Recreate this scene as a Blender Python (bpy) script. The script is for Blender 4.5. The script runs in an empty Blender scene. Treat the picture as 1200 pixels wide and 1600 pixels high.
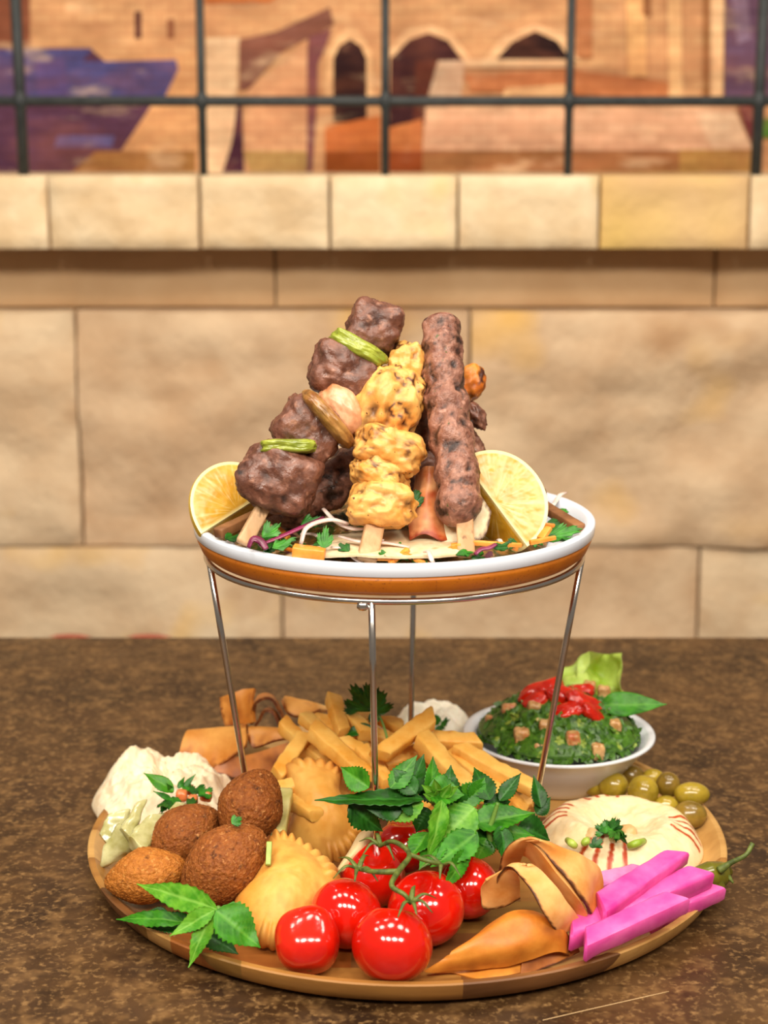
import bpy, bmesh, math, random
import numpy as np
from mathutils import Vector, Matrix, noise

random.seed(7)
scene = bpy.context.scene
C = scene.collection

# ------------------------------------------------------------------ camera
FPX, PITCH, CAMZ, CAMD = 2500.0, 0.21947, 0.48733, 1.06973
cam_d = bpy.data.cameras.new('camera')
cam = bpy.data.objects.new('camera', cam_d)
C.objects.link(cam)
cam.location = (0, -CAMD, CAMZ)
cam.rotation_euler = (math.pi / 2 - PITCH, 0, 0)
cam_d.sensor_fit = 'HORIZONTAL'
cam_d.sensor_width = 36
cam_d.lens = FPX * 36 / 1200
cam_d.clip_start = 0.02
cam_d.dof.use_dof = True
cam_d.dof.focus_distance = 1.02
cam_d.dof.aperture_fstop = 9.0
scene.camera = cam

# ------------------------------------------------------------------ world, lamps, exposure
world = bpy.data.worlds.new('room_light')
scene.world = world
world.use_nodes = True
bg = world.node_tree.nodes['Background']
bg.inputs['Color'].default_value = (1.0, 0.86, 0.70, 1)
bg.inputs['Strength'].default_value = 0.20


def lamp(name, loc, power, size, target, col=(1.0, 0.91, 0.79)):
    d = bpy.data.lights.new(name, 'AREA')
    d.shape = 'DISK'
    d.size = size
    d.energy = power
    d.color = col
    o = bpy.data.objects.new(name, d)
    C.objects.link(o)
    o.location = loc
    v = Vector(target) - Vector(loc)
    o.rotation_euler = v.to_track_quat('-Z', 'Y').to_euler()
    return o


for i in range(5):       # the two rows of ceiling downlights over the dining table
    lamp('ceiling_lamp', (-1.1 + 0.55 * i, -0.25 - 0.06 * abs(i - 2), 1.55), 5.0, 0.32, (0.1 * (i - 2), 0.15, 0.1))
for i in range(4):
    lamp('ceiling_lamp', (-0.9 + 0.6 * i, -1.60, 1.55), 16.0, 0.42, (0.1 * (i - 1.5), 0.15, 0.12))
for i in range(4):       # downlights in front of the stone wall
    lamp('ceiling_lamp', (-0.9 + 0.6 * i, 0.35, 1.75), 2.7, 0.2, (-0.8 + 0.55 * i, 1.45, 0.3))
scene.view_settings.view_transform = 'Standard'
scene.view_settings.look = 'None'
scene.view_settings.exposure = 0.0
scene.view_settings.gamma = 1.0
scene.view_settings.use_curve_mapping = False

# ------------------------------------------------------------------ helpers: measuring
_c, _s = math.cos(PITCH), math.sin(PITCH)
CAM = Vector((0, -CAMD, CAMZ))


def ray(px, py):
    a = (px - 600) / FPX
    u = -(py - 800) / FPX
    return Vector((a, _c + u * _s, -_s + u * _c))


def G(px, py, z):                # point of the horizontal plane at height z
    r = ray(px, py)
    return CAM + r * ((z - CAMZ) / r.z)


def P(px, py, Y):                # point of the vertical plane at depth Y
    r = ray(px, py)
    return CAM + r * ((Y + CAMD) / r.y)


def PL(px, py, p0, n):           # point of any plane
    r = ray(px, py)
    return CAM + r * ((p0 - CAM).dot(n) / r.dot(n))


def S(p):                        # pixels per metre at a point
    return FPX / ((p - CAM).dot(Vector((0, _c, -_s))))


# ------------------------------------------------------------------ helpers: objects
WORLDPOS = {}


def link(o, parent, loc):
    C.objects.link(o)
    loc = Vector(loc)
    WORLDPOS[o.name] = loc
    if parent is not None:
        o.parent = parent
        o.location = loc - WORLDPOS[parent.name]
    else:
        o.location = loc
    return o


def tag(o, label=None, cat=None, group=None, kind=None):
    if label: o['label'] = label
    if cat: o['category'] = cat
    if group: o['group'] = group
    if kind: o['kind'] = kind
    return o


def thing(name, label, cat, loc, group=None):
    o = bpy.data.objects.new(name, None)
    o.empty_display_size = 0.01
    link(o, None, loc)
    return tag(o, label, cat, group)


def mk(name, vf, mat, parent=None, loc=None, smooth=True, sharp=None, mask=None, col=None, mats=None):
    v, f = vf
    v = np.asarray(v, dtype=float)
    if loc is None:
        loc = Vector(((v[:, 0].min() + v[:, 0].max()) / 2, (v[:, 1].min() + v[:, 1].max()) / 2, v[:, 2].min()))
        if parent is not None:
            loc = WORLDPOS[parent.name]
    me = bpy.data.meshes.new(name)
    me.from_pydata((v - np.array(loc)).tolist(), [], f)
    for m in (mat if isinstance(mat, (list, tuple)) else [mat]):
        me.materials.append(m)
    if mats is not None:
        me.polygons.foreach_set('material_index', mats)
    me.polygons.foreach_set('use_smooth', [smooth] * len(me.polygons))
    if mask is not None:
        a = me.attributes.new('mask', 'FLOAT', 'POINT')
        a.data.foreach_set('value', np.asarray(mask, dtype=float))
    if col is not None:
        a = me.attributes.new('paint', 'FLOAT_COLOR', 'CORNER')
        a.data.foreach_set('color', np.asarray(col, dtype=float).ravel())
    me.update()
    if sharp:
        me.set_sharp_from_angle(angle=math.radians(sharp))
    o = bpy.data.objects.new(name, me)
    return link(o, parent, loc)


def merge(*vfs):
    V, F = [], []
    for v, f in vfs:
        b = len(V)
        V.extend([tuple(p) for p in v])
        F.extend([tuple(i + b for i in q) for q in f])
    return V, F


# ------------------------------------------------------------------ helpers: materials
def lin(h):
    h = h.lstrip('#')
    out = []
    for i in (0, 2, 4):
        c = int(h[i:i + 2], 16) / 255
        out.append(c / 12.92 if c <= 0.04045 else ((c + 0.055) / 1.055) ** 2.4)
    return (*out, 1)


def M(name, c1, c2=None, scale=60, detail=5, lo=.35, hi=.65, rough=.5, bump=0, bscale=200, sss=0, sssr=(1, .5, .3),
      coat=0, spec=.5, metal=0, speck=None, mask=None, stretch=(1, 1, 1), trans=0, brick=None, paint=False, dist=.002, vor=None, rrough=None):
    m = bpy.data.materials.new(name)
    m.use_nodes = True
    nt = m.node_tree
    n, l = nt.nodes, nt.links
    b = n['Principled BSDF']
    tc = n.new('ShaderNodeTexCoord')
    mp = n.new('ShaderNodeMapping')
    mp.inputs['Scale'].default_value = stretch
    l.new(tc.outputs['Object'], mp.inputs['Vector'])
    vec = mp.outputs['Vector']
    rnd = n.new('ShaderNodeObjectInfo')
    add = n.new('ShaderNodeVectorMath')
    add.operation = 'ADD'
    l.new(vec, add.inputs[0])
    l.new(rnd.outputs['Random'], add.inputs[1])
    vec = add.outputs[0]

    def noise_node(sc, de=5):
        t = n.new('ShaderNodeTexNoise')
        t.inputs['Scale'].default_value = sc
        t.inputs['Detail'].default_value = de
        t.inputs['Roughness'].default_value = .6
        l.new(vec, t.inputs['Vector'])
        return t.outputs['Fac']

    def ramp(src, a, bb, ca, cb):
        r = n.new('ShaderNodeValToRGB')
        r.color_ramp.elements[0].position = a
        r.color_ramp.elements[1].position = bb
        r.color_ramp.elements[0].color = ca
        r.color_ramp.elements[1].color = cb
        l.new(src, r.inputs['Fac'])
        return r.outputs['Color']

    def mix(fac, a, bcol, blend='MIX'):
        x = n.new('ShaderNodeMix')
        x.data_type = 'RGBA'
        x.blend_type = blend
        if isinstance(fac, float): x.inputs[0].default_value = fac
        else: l.new(fac, x.inputs[0])
        for s, i in ((a, 6), (bcol, 7)):
            if isinstance(s, tuple): x.inputs[i].default_value = s
            else: l.new(s, x.inputs[i])
        return x.outputs[2]

    if paint:
        at = n.new('ShaderNodeAttribute')
        at.attribute_name = 'paint'
        sx = n.new('ShaderNodeSeparateXYZ')
        cx = n.new('ShaderNodeCombineXYZ')
        l.new(tc.outputs['Object'], sx.inputs[0])
        l.new(sx.outputs['X'], cx.inputs['X'])
        l.new(sx.outputs['Z'], cx.inputs['Y'])
        br = n.new('ShaderNodeTexBrick')
        l.new(cx.outputs[0], br.inputs['Vector'])
        br.inputs['Scale'].default_value = 14
        br.inputs['Mortar Size'].default_value = .035
        br.inputs['Mortar Smooth'].default_value = .6
        br.inputs['Color1'].default_value = (1, 1, 1, 1)
        br.inputs['Color2'].default_value = (.74, .62, .58, 1)
        br.inputs['Mortar'].default_value = (.70, .52, .47, 1)
        at_col = mix(.55, at.outputs['Color'], br.outputs['Color'], 'MULTIPLY')
        at_col = mix(ramp(noise_node(5, 5), .46, .62, (0, 0, 0, 1), (.22, .22, .22, 1)), at_col, lin('#a8664a'))
        at_col = mix(ramp(noise_node(7.3, 5), .56, .72, (0, 0, 0, 1), (.5, .5, .5, 1)), at_col, lin('#e8c8a0'))
        col = mix(.8, at_col, ramp(noise_node(scale, detail), lo, hi, (.85, .82, .80, 1), (1.75, 1.72, 1.70, 1)), 'MULTIPLY')
    else:
        col = ramp(noise_node(scale, detail), lo, hi, lin(c1), lin(c2 or c1))
    for sp in (speck or []):       # (colour, scale, low, high)
        col = mix(ramp(noise_node(sp[1], 2), sp[2], sp[3], (0, 0, 0, 1), (1, 1, 1, 1)), col, lin(sp[0]))
    if mask:
        at = n.new('ShaderNodeAttribute')
        at.attribute_name = 'mask'
        col = mix(at.outputs['Fac'], col, lin(mask))
    l.new(col, b.inputs['Base Color'])
    b.inputs['Roughness'].default_value = rough
    if rrough:
        rr = ramp(noise_node(rrough[0], 3), .35, .65, (rrough[1],) * 3 + (1,), (rrough[2],) * 3 + (1,))
        l.new(rr, b.inputs['Roughness'])
    b.inputs['Metallic'].default_value = metal
    b.inputs['Specular IOR Level'].default_value = spec
    b.inputs['Coat Weight'].default_value = coat
    b.inputs['Coat Roughness'].default_value = .12
    b.inputs['Transmission Weight'].default_value = trans
    if sss:
        b.inputs['Subsurface Weight'].default_value = sss
        b.inputs['Subsurface Radius'].default_value = sssr
        b.inputs['Subsurface Scale'].default_value = .008
    if bump:
        bp = n.new('ShaderNodeBump')
        bp.inputs['Strength'].default_value = bump
        bp.inputs['Distance'].default_value = dist
        l.new(noise_node(bscale, 4), bp.inputs['Height'])
        l.new(bp.outputs['Normal'], b.inputs['Normal'])
    return m


# ------------------------------------------------------------------ helpers: shapes
_ico = {}


def ico(sub):
    if sub not in _ico:
        bm = bmesh.new()
        bmesh.ops.create_icosphere(bm, subdivisions=sub, radius=1)
        _ico[sub] = (np.array([v.co[:] for v in bm.verts]), [tuple(v.index for v in f.verts) for f in bm.faces])
        bm.free()
    return _ico[sub]


def frame(z, hint=(0, 0, 1)):
    z = Vector(z).normalized()
    h = Vector(hint)
    if abs(z.dot(h.normalized())) > .95: h = Vector((1, 0, 0))
    x = h.cross(z).normalized()
    y = z.cross(x)
    return x, y, z


def fr(p, octv=4):
    return noise.fractal(Vector(p), 1.0, 2.0, octv)


def blob(c, rad, axes=None, n=2.0, amps=((.08, 2.0),), seed=0, sub=4, want=False):
    """superellipsoid with fractal relief; amps = (relative amplitude, frequency)"""
    v, f = ico(sub)
    ax = axes or (Vector((1, 0, 0)), Vector((0, 1, 0)), Vector((0, 0, 1)))
    out, dev = [], []
    off = Vector((seed * 3.17, seed * 1.7, seed * .77))
    c = Vector(c)
    for p in v:
        d = Vector(p)
        k = (abs(d.x) ** n + abs(d.y) ** n + abs(d.z) ** n) ** (-1 / n)
        s = 0
        for a, fq in amps:
            s += a * noise.fractal(d * fq + off, 1.0, 2.0, 3)
        q = d * k * (1 + s)
        dev.append(s)
        out.append(c + ax[0] * (q.x * rad[0]) + ax[1] * (q.y * rad[1]) + ax[2] * (q.z * rad[2]))
    return ((out, f), np.array(dev)) if want else (out, f)


def catmull(pts, t):
    n = len(pts) - 1
    x = min(max(t, 0), 1) * n
    i = min(int(x), n - 1)
    u = x - i
    p1, p2 = pts[i], pts[i + 1]
    p0 = pts[i - 1] if i > 0 else p1 * 2 - p2
    p3 = pts[i + 2] if i + 2 <= n else p2 * 2 - p1
    return .5 * ((2 * p1) + (p2 - p0) * u + (2 * p0 - 5 * p1 + 4 * p2 - p3) * u * u + (3 * p1 - p0 - 3 * p2 + p3) * u ** 3)


def tube(pts, rad, seg=8, steps=None, flat=1.0):
    pts = [Vector(p) for p in pts]
    rad = rad if isinstance(rad, (list, tuple)) else [rad] * len(pts)
    steps = steps or (len(pts) - 1) * 5
    V, F = [], []
    prev = None
    for i in range(steps + 1):
        t = i / steps
        p = catmull(pts, t)
        d = (catmull(pts, t + .01) - catmull(pts, t - .01))
        if d.length < 1e-9: d = pts[-1] - pts[0]
        x, y, z = frame(d, prev or (0, 0, 1))
        prev = y if prev is None else (prev - z * prev.dot(z)).normalized()
        x = prev.cross(z).normalized()
        y = prev
        k = t * (len(rad) - 1)
        j = min(int(k), len(rad) - 2)
        r = rad[j] + (rad[j + 1] - rad[j]) * (k - j)
        for a in range(seg):
            th = 2 * math.pi * a / seg
            V.append(p + x * (r * math.cos(th)) + y * (r * flat * math.sin(th)))
    for i in range(steps):
        for a in range(seg):
            b = (a + 1) % seg
            F.append((i * seg + a, i * seg + b, (i + 1) * seg + b, (i + 1) * seg + a))
    F.append(tuple(range(seg))[::-1])
    F.append(tuple(range(steps * seg, steps * seg + seg)))
    return V, F


def lathe(prof, c, seg=96, a0=0, closed=True):
    V, F = [], []
    c = Vector(c)
    for r, z in prof:
        for i in range(seg):
            th = 2 * math.pi * i / seg
            V.append(c + Vector((r * math.cos(th), r * math.sin(th), z)))
    k = len(prof)
    for j in range(k if closed else k - 1):
        j2 = (j + 1) % k
        for i in range(seg):
            i2 = (i + 1) % seg
            F.append((j * seg + i, j * seg + i2, j2 * seg + i2, j2 * seg + i))
    return V, F


def box(lo, hi):
    (a, b, c), (d, e, f) = lo, hi
    V = [(a, b, c), (d, b, c), (d, e, c), (a, e, c), (a, b, f), (d, b, f), (d, e, f), (a, e, f)]
    return V, [(0, 3, 2, 1), (4, 5, 6, 7), (0, 1, 5, 4), (1, 2, 6, 5), (2, 3, 7, 6), (3, 0, 4, 7)]


def stick(p0, p1, w, h, up=(0, 0, 1), taper=(1, 1), bend=0, rough=.03, seed=0, rnd=.28, seg=12, skew=0):
    """a cut stick with softened corners and slightly uneven faces"""
    p0, p1 = Vector(p0), Vector(p1)
    x, y, z = frame(p1 - p0, up)
    L = (p1 - p0).length
    prof = []
    k = rnd
    for sx, sy in ((1, 1), (-1, 1), (-1, -1), (1, -1)):
        a, b = (sx, sy * (1 - k)), (sx * (1 - k), sy)
        m = (sx * (1 - k * .3), sy * (1 - k * .3))
        prof += [a, m, b] if sx * sy > 0 else [b, m, a]
    n = len(prof)
    V, F = [], []
    ts = [0, .012] + [i / seg for i in range(1, seg)] + [.988, 1]
    for t in ts:
        sc = taper[0] + (taper[1] - taper[0]) * t
        e = .82 if t in (0, 1) else 1.0
        b = y * (bend * 4 * t * (1 - t))
        for a, c in prof:
            q = p0 + z * (t * L + skew * a * w * (1 - 2 * t)) + b
            pt = q + x * (a * w * .5 * sc * e) + y * (c * h * .5 * sc * e)
            g = fr(pt * 120 + Vector((seed, 0, 0)), 3)
            V.append(pt + (pt - q) * (g * rough * 4))
    for i in range(len(ts) - 1):
        for a in range(n):
            b = (a + 1) % n
            F.append((i * n + a, i * n + b, (i + 1) * n + b, (i + 1) * n + a))
    F.append(tuple(range(n))[::-1])
    F.append(tuple(range((len(ts) - 1) * n, len(ts) * n)))
    return V, F


def loft(curves, nu=28, nv=16, th=.0016, wob=.0012, seed=0):
    """a thin bread sheet passing through several edge curves, each a list of points"""
    V, uv = [], []
    rows = [[Vector(p) for p in c] for c in curves]
    grid = []
    for i in range(nu + 1):
        col = [catmull(c, i / nu) for c in rows]
        grid.append([catmull(col, j / nv) for j in range(nv + 1)])
    N = []
    for i in range(nu + 1):
        for j in range(nv + 1):
            a = grid[min(i + 1, nu)][j] - grid[max(i - 1, 0)][j]
            b = grid[i][min(j + 1, nv)] - grid[i][max(j - 1, 0)]
            nn = a.cross(b)
            N.append(nn.normalized() if nn.length > 1e-12 else Vector((0, 0, 1)))
    top, bot = [], []
    for i in range(nu + 1):
        for j in range(nv + 1):
            p, nn = grid[i][j], N[i * (nv + 1) + j]
            w = fr(p * 42 + Vector((seed, seed, 0)), 2) * wob
            top.append(p + nn * (w + th / 2))
            bot.append(p + nn * (w - th / 2))
            uv.append((i / nu, j / nv))
    F = []
    m = nv + 1
    o = len(top)
    for i in range(nu):
        for j in range(nv):
            a, b, c, d = i * m + j, (i + 1) * m + j, (i + 1) * m + j + 1, i * m + j + 1
            F += [(a, b, c, d), (o + d, o + c, o + b, o + a)]
    for i in range(nu):
        for j in (0, nv):
            a, b = i * m + j, (i + 1) * m + j
            F.append((a, o + a, o + b, b))
    for j in range(nv):
        for i in (0, nu):
            a, b = i * m + j, i * m + j + 1
            F.append((a, b, o + b, o + a))
    return (top + bot, F), uv + uv


def leaf(base, tip, nrm, width, fold=.25, droop=.0, serr=.06, nl=22, na=6, twist=0, cup=0, teeth=11):
    """a serrated leaf: folded along the midrib, veins pressed in, tip drooping"""
    base, tip = Vector(base), Vector(tip)
    d = tip - base
    L = d.length
    z = d.normalized()
    n = Vector(nrm)
    n = (n - z * n.dot(z)).normalized()
    x = z.cross(n)
    V, F, msk = [], [], []
    for i in range(nl + 1):
        t = i / nl
        wd = width * .54 * (math.sin(math.pi * t ** .66) ** 1.12 if 0 < t < 1 else 0.0)
        wd = max(wd, .0003)
        tooth = 1 + serr * ((t * teeth) % 1.0 - .5) * 2
        nn = n * math.cos(twist * t) + x * math.sin(twist * t)
        xx = z.cross(nn)
        for j in range(-na, na + 1):
            s = j / na
            k = tooth if abs(j) == na else 1
            vein = math.cos((t * 8 - abs(s) * 2.2) * 2 * math.pi)
            lift = abs(s) * wd * fold - s * s * wd * cup + .03 * wd * vein * (abs(s) > .05) * (1 - abs(s)) * 2
            p = base + z * (L * t) + xx * (s * wd * k) + nn * (lift - droop * L * t * t)
            p += nn * (fr(p * 60, 2) * .0022)
            V.append(p)
            msk.append(max(0.0, (1 if abs(j) == 0 else 0) * .55, .22 * max(0, vein) ** 3))
    m = 2 * na + 1
    for i in range(nl):
        for j in range(2 * na):
            a = i * m + j
            F.append((a, a + 1, a + m + 1, a + m))
    o = len(V)
    # a real thickness: second skin slightly below
    V2 = [p - n * .0004 for p in V]
    F2 = [tuple(i + o for i in reversed(f)) for f in F]
    rim = []
    for i in range(nl):
        for j in (0, m - 1):
            a, b = i * m + j, (i + 1) * m + j
            rim.append((a, b, b + o, a + o))
    return (V + V2, F + F2 + rim), msk + msk


def parsley(base, tip, nrm, width, seed=0, th=.0004):
    """a parsley leaflet: three toothed lobes"""
    base, tip = Vector(base), Vector(tip)
    z = (tip - base).normalized()
    L = (tip - base).length
    n = Vector(nrm)
    n = (n - z * n.dot(z)).normalized()
    x = z.cross(n)
    K = 40
    rim = []
    for i in range(K + 1):
        a = -1 + 2 * i / K           # -1..1 round the fan
        lobe = .62 + .38 * abs(math.cos(a * math.pi * 1.5)) ** .7
        tooth = 1 + .09 * ((i % 3) - 1)
        r = lobe * tooth
        th_ = a * 1.9
        rim.append((math.sin(th_) * r * width * .5, (math.cos(th_) * .55 + .42) * r * L))
    V, F = [], []
    for k, fac in enumerate((0.0, .5, 1.0)):
        for i, (u, w) in enumerate(rim):
            p = base + x * (u * fac) + z * (w * fac)
            p += n * (fr(p * 150 + Vector((seed, 0, 0)), 2) * .0035 * fac)
            V.append(p)
    m = K + 1
    for k in range(2):
        for i in range(K):
            F.append((k * m + i, k * m + i + 1, (k + 1) * m + i + 1, (k + 1) * m + i))
    o = len(V)
    return V + [p - n * th for p in V], F + [tuple(q + o for q in reversed(f)) for f in F]


def pillow(outline, nrm, thick, back=.5, crimp=(), nr=20, na=300, seed=0, bulge=2.2, rim=.0022, lump=.0012):
    """a stuffed pastry: outline = points of its edge in order, domed towards nrm; crimp = (from, to, count) fractions of the edge"""
    pts = [Vector(p) for p in outline]
    c = sum(pts, Vector()) / len(pts)
    n = Vector(nrm).normalized()
    cyc = pts + [pts[0]]
    V, F = [], []
    edge = []
    for a in range(na):
        t = a / na
        k = t * len(pts)
        i = int(k)
        u = k - i
        p0, p1, p2, p3 = (pts[(i + d) % len(pts)] for d in (-1, 0, 1, 2))
        e = .5 * ((2 * p1) + (p2 - p0) * u + (2 * p0 - 5 * p1 + 4 * p2 - p3) * u * u + (3 * p1 - p0 - 3 * p2 + p3) * u ** 3)
        edge.append(e)
    k = na // 7
    soft = []
    for a in range(na):
        soft.append(sum((edge[(a + d) % na] for d in range(-k, k + 1, 3)), Vector()) / len(range(-k, k + 1, 3)))
    for side in (1, -1):
        for r in range(nr + 1):
            q = r / nr
            for a in range(na):
                t = a / na
                e = soft[a] * (1 - q ** 2.5) + edge[a] * q ** 2.5
                p = c + (e - c) * q
                h = thick * (1 - q ** bulge) ** .8 * (1 if side > 0 else back)
                w = 0
                for (f0, f1, cnt) in crimp:
                    if f0 <= t <= f1:
                        x = (t - f0) / (f1 - f0)
                        s = abs(math.sin(x * cnt * math.pi)) ** .8
                        band = max(0, (q - .8) / .2)
                        w = s * band
                        p += (e - c).normalized() * (.0020 * (s - .5) * band)
                        h += .0036 * s * math.sin(min(1, band) * math.pi * .9)
                p = p + n * side * (h + rim * .5 + .0015 * (w if side > 0 else 0))
                p += n * side * fr(p * 90 + Vector((seed, 0, 0)), 3) * lump * (1 - q * .5)
                V.append(p)
    o = (nr + 1) * na
    for s in (0, 1):
        for r in range(nr):
            for a in range(na):
                b = (a + 1) % na
                f = (s * o + r * na + a, s * o + (r + 1) * na + a, s * o + (r + 1) * na + b, s * o + r * na + b)
                F.append(f if s == 0 else f[::-1])
    for a in range(na):
        b = (a + 1) % na
        F.append((nr * na + a, o + nr * na + a, o + nr * na + b, nr * na + b))
    return V, F


def mound(c, R, H, prof, lump=.003, fq=60, nr=40, na=120, seed=0, wob=.08, sq=1.0, angle=None):
    """a spooned heap: polar height field on a flat bottom"""
    c = Vector(c)
    V, F, rt = [], [], []
    for r in range(nr + 1):
        q = r / nr
        for a in range(na):
            th = 2 * math.pi * a / na
            rr = R * (1 + wob * noise.noise(Vector((math.cos(th) * 1.5 + seed, math.sin(th) * 1.5, seed))))
            x, y = rr * q * math.cos(th), rr * q * math.sin(th) * sq
            h = H * prof(q, th)
            p = Vector((x, y, 0))
            k = 1 - q ** 6
            h += lump * fr(p * fq + Vector((seed * 7, 0, 0)), 4) * k
            V.append(c + Vector((x, y, max(h, 0))))
            rt.append((q, th))
    for r in range(nr):
        for a in range(na):
            b = (a + 1) % na
            F.append((r * na + a, (r + 1) * na + a, (r + 1) * na + b, r * na + b))
    base = len(V)
    for a in range(na):
        V.append(Vector(V[nr * na + a]) - Vector((0, 0, .002)))
        rt.append((1, 0))
    for a in range(na):
        b = (a + 1) % na
        F.append((nr * na + a, base + a, base + b, nr * na + b))
    F.append(tuple(range(base, base + na))[::-1])
    return (V, F), rt


UP = Vector((0, 0, 1))
TOCAM = Vector((0, -1, .35)).normalized()

# ------------------------------------------------------------------ materials
m_stone = M('sandstone', '#c6a582', '#d9bd9b', scale=9, bump=.5, bscale=60, rough=.85, dist=.006, spec=.2, speck=[('#dcae62', 4, .58, .74), ('#b48c66', 7, .58, .80)])
m_stone2 = M('sandstone_pale', '#cfb08c', '#e0c8a6', scale=7, bump=.5, bscale=60, rough=.85, dist=.006, spec=.2, speck=[('#e0b468', 5, .57, .72), ('#b9946e', 8, .58, .80)])
m_stone3 = M('sandstone_gold', '#d0a878', '#dfbd8a', scale=6, bump=.5, bscale=60, rough=.85, dist=.006, spec=.2, speck=[('#dab668', 3.5, .54, .78)])
m_ledge = M('ledge_sandstone', '#d8bb92', '#efd9b4', scale=10, bump=.5, bscale=60, rough=.85, dist=.006, spec=.2, speck=[('#e2b868', 5, .58, .74), ('#c9a87c', 9, .60, .85)])
m_course = M('smooth_stone', '#c39f76', '#cfae86', scale=8, bump=.2, bscale=80, rough=.8, dist=.003, spec=.2)
m_mortar = M('mortar', '#b99a74', '#cbb08a', scale=40, rough=.95, spec=.1)
m_iron = M('iron', '#2b2f30', '#3a3d3c', scale=50, rough=.55, spec=.4)
m_mural = M('mural_print', '#ffffff', scale=9, detail=8, lo=.3, hi=.7, rough=.8, spec=.1, paint=True, stretch=(1, 1, 3))
m_floor = M('floor_tiles', '#6a5642', '#7a6650', scale=8, rough=.6)
m_table = M('table_laminate', '#2a190b', '#5a3e22', scale=11, detail=10, lo=.34, hi=.68, rough=.42, spec=.4, bump=.15, bscale=300, dist=.0006,
            speck=[('#7d5c36', 75, .50, .80), ('#281708', 48, .54, .80), ('#8d6b42', 230, .54, .78)], rrough=(20, .34, .55))
m_metal_dark = M('dark_metal', '#2a2624', rough=.5, metal=.6)
m_red = M('red_vinyl', '#b5453a', '#c0503f', scale=20, rough=.5)
m_scratch = M('scratch', '#c9a878', rough=.6)

# ------------------------------------------------------------------ setting: floor, stone wall, ledge
def struct(name, vf, mat, **k):
    return tag(mk(name, vf, mat, **k), kind='structure')


WY = 1.25                                   # front of the lower stone courses
struct('floor', box((-1.9, -1.6, -.80), (1.9, 2.0, -.75)), m_floor, smooth=False)
wall_back = struct('wall_back', merge(box((-1.5, WY + .055, -.75), (1.5, WY + .55, P(600, 392, 1.29).z)), box((-1.5, 1.735, .30), (1.5, WY + .55, 1.25))), m_mortar, smooth=False)


def block(name, x0, x1, z0, z1, yf, yb, mat, parent, rough=.006, seed=0, gap=.0018, nx=18, nz=10):
    """a stone with a hand-dressed front face and worn edges"""
    x0, x1, z0, z1 = x0 + gap, x1 - gap, z0 + gap, z1 - gap
    V, F = [], []
    for i in range(nx + 1):
        for j in range(nz + 1):
            u, w = i / nx, j / nz
            x, z = x0 + (x1 - x0) * u, z0 + (z1 - z0) * w
            e = min(x - x0, x1 - x, z - z0, z1 - z)
            d = rough * (1.4 * fr((x * 4 + seed, z * 7, seed), 5)) - .006 * max(0, 1 - e / .010) ** 2
            V.append((x, yf - d, z))
    m = nz + 1
    for i in range(nx):
        for j in range(nz):
            a = i * m + j
            F.append((a, a + m, a + m + 1, a + 1))
    rim = [i * m for i in range(nx + 1)] + [nx * m + j for j in range(1, nz + 1)] + [i * m + nz for i in range(nx - 1, -1, -1)] + [j for j in range(nz - 1, 0, -1)]
    o = len(V)
    for k in rim: V.append((V[k][0], yb, V[k][2]))
    n = len(rim)
    for k in range(n):
        k2 = (k + 1) % n
        F.append((rim[k], o + k, o + k2, rim[k2]))
    return mk(name, (V, F), mat, parent, sharp=50)


def xs(pxs, y, Y): return [P(p, y, Y).x for p in pxs]


zc = [P(600, y, WY).z for y in (485, 855, 1004)]
X = xs([-1060, -470, 122, 733, 1345, 1900, 2500], 670, WY)
for i in range(len(X) - 1):
    block('stone_block', X[i], X[i + 1], zc[1], zc[0], WY, WY + .08, [m_stone, m_stone2, m_stone, m_stone, m_stone2, m_stone][i], wall_back, .016, i + 1.3, nx=36, nz=22)
X = xs([-1060, -760, -160, 440, 1092, 1700, 2300], 930, WY)
zb = zc[1] - .36
for i in range(len(X) - 1):
    block('stone_block', X[i], X[i + 1], zb, zc[1], WY, WY + .08, [m_stone, m_stone2, m_stone2, m_stone, m_stone2, m_stone][i], wall_back, .014, i + 7.7, nx=36, nz=16)
X = xs([-1000, -400, 180, 770, 1400, 2000], 1000, WY)
for i in range(len(X) - 1):
    block('stone_block', X[i], X[i + 1], -.75, zb, WY, WY + .08, m_stone, wall_back, .010, i + 17.7)
X = xs([-970, -270, 430, 1118, 1800, 2400], 440, WY + .035)
zr = P(600, 388, WY + .035).z
for i in range(len(X) - 1):
    block('smooth_stone_block', X[i], X[i + 1], zc[0], zr + .03, WY + .035, WY + .08, m_course, wall_back, .002, i + 3, gap=.002)

LY = 1.19                                   # front of the projecting ledge
zl0, zl1 = P(600, 391, LY).z, P(600, 272, LY).z
ledge = struct('trim_1', box((-1.5, LY + .05, zl0 + .004), (1.5, 1.74, zl1 - .004)), m_mortar, smooth=False)
X = xs([-1000, -780, -560, -350, -150, 75, 311, 515, 716, 938, 1172, 1400, 1620, 1840, 2060, 2280], 330, LY)
for i in range(len(X) - 1):
    block('ledge_stone', X[i], X[i + 1], zl0, zl1, LY, 1.62, m_stone3 if i in (9, 13) else m_ledge, ledge, .008, i + 30.2, nx=22, nz=10, gap=.0022)

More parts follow.
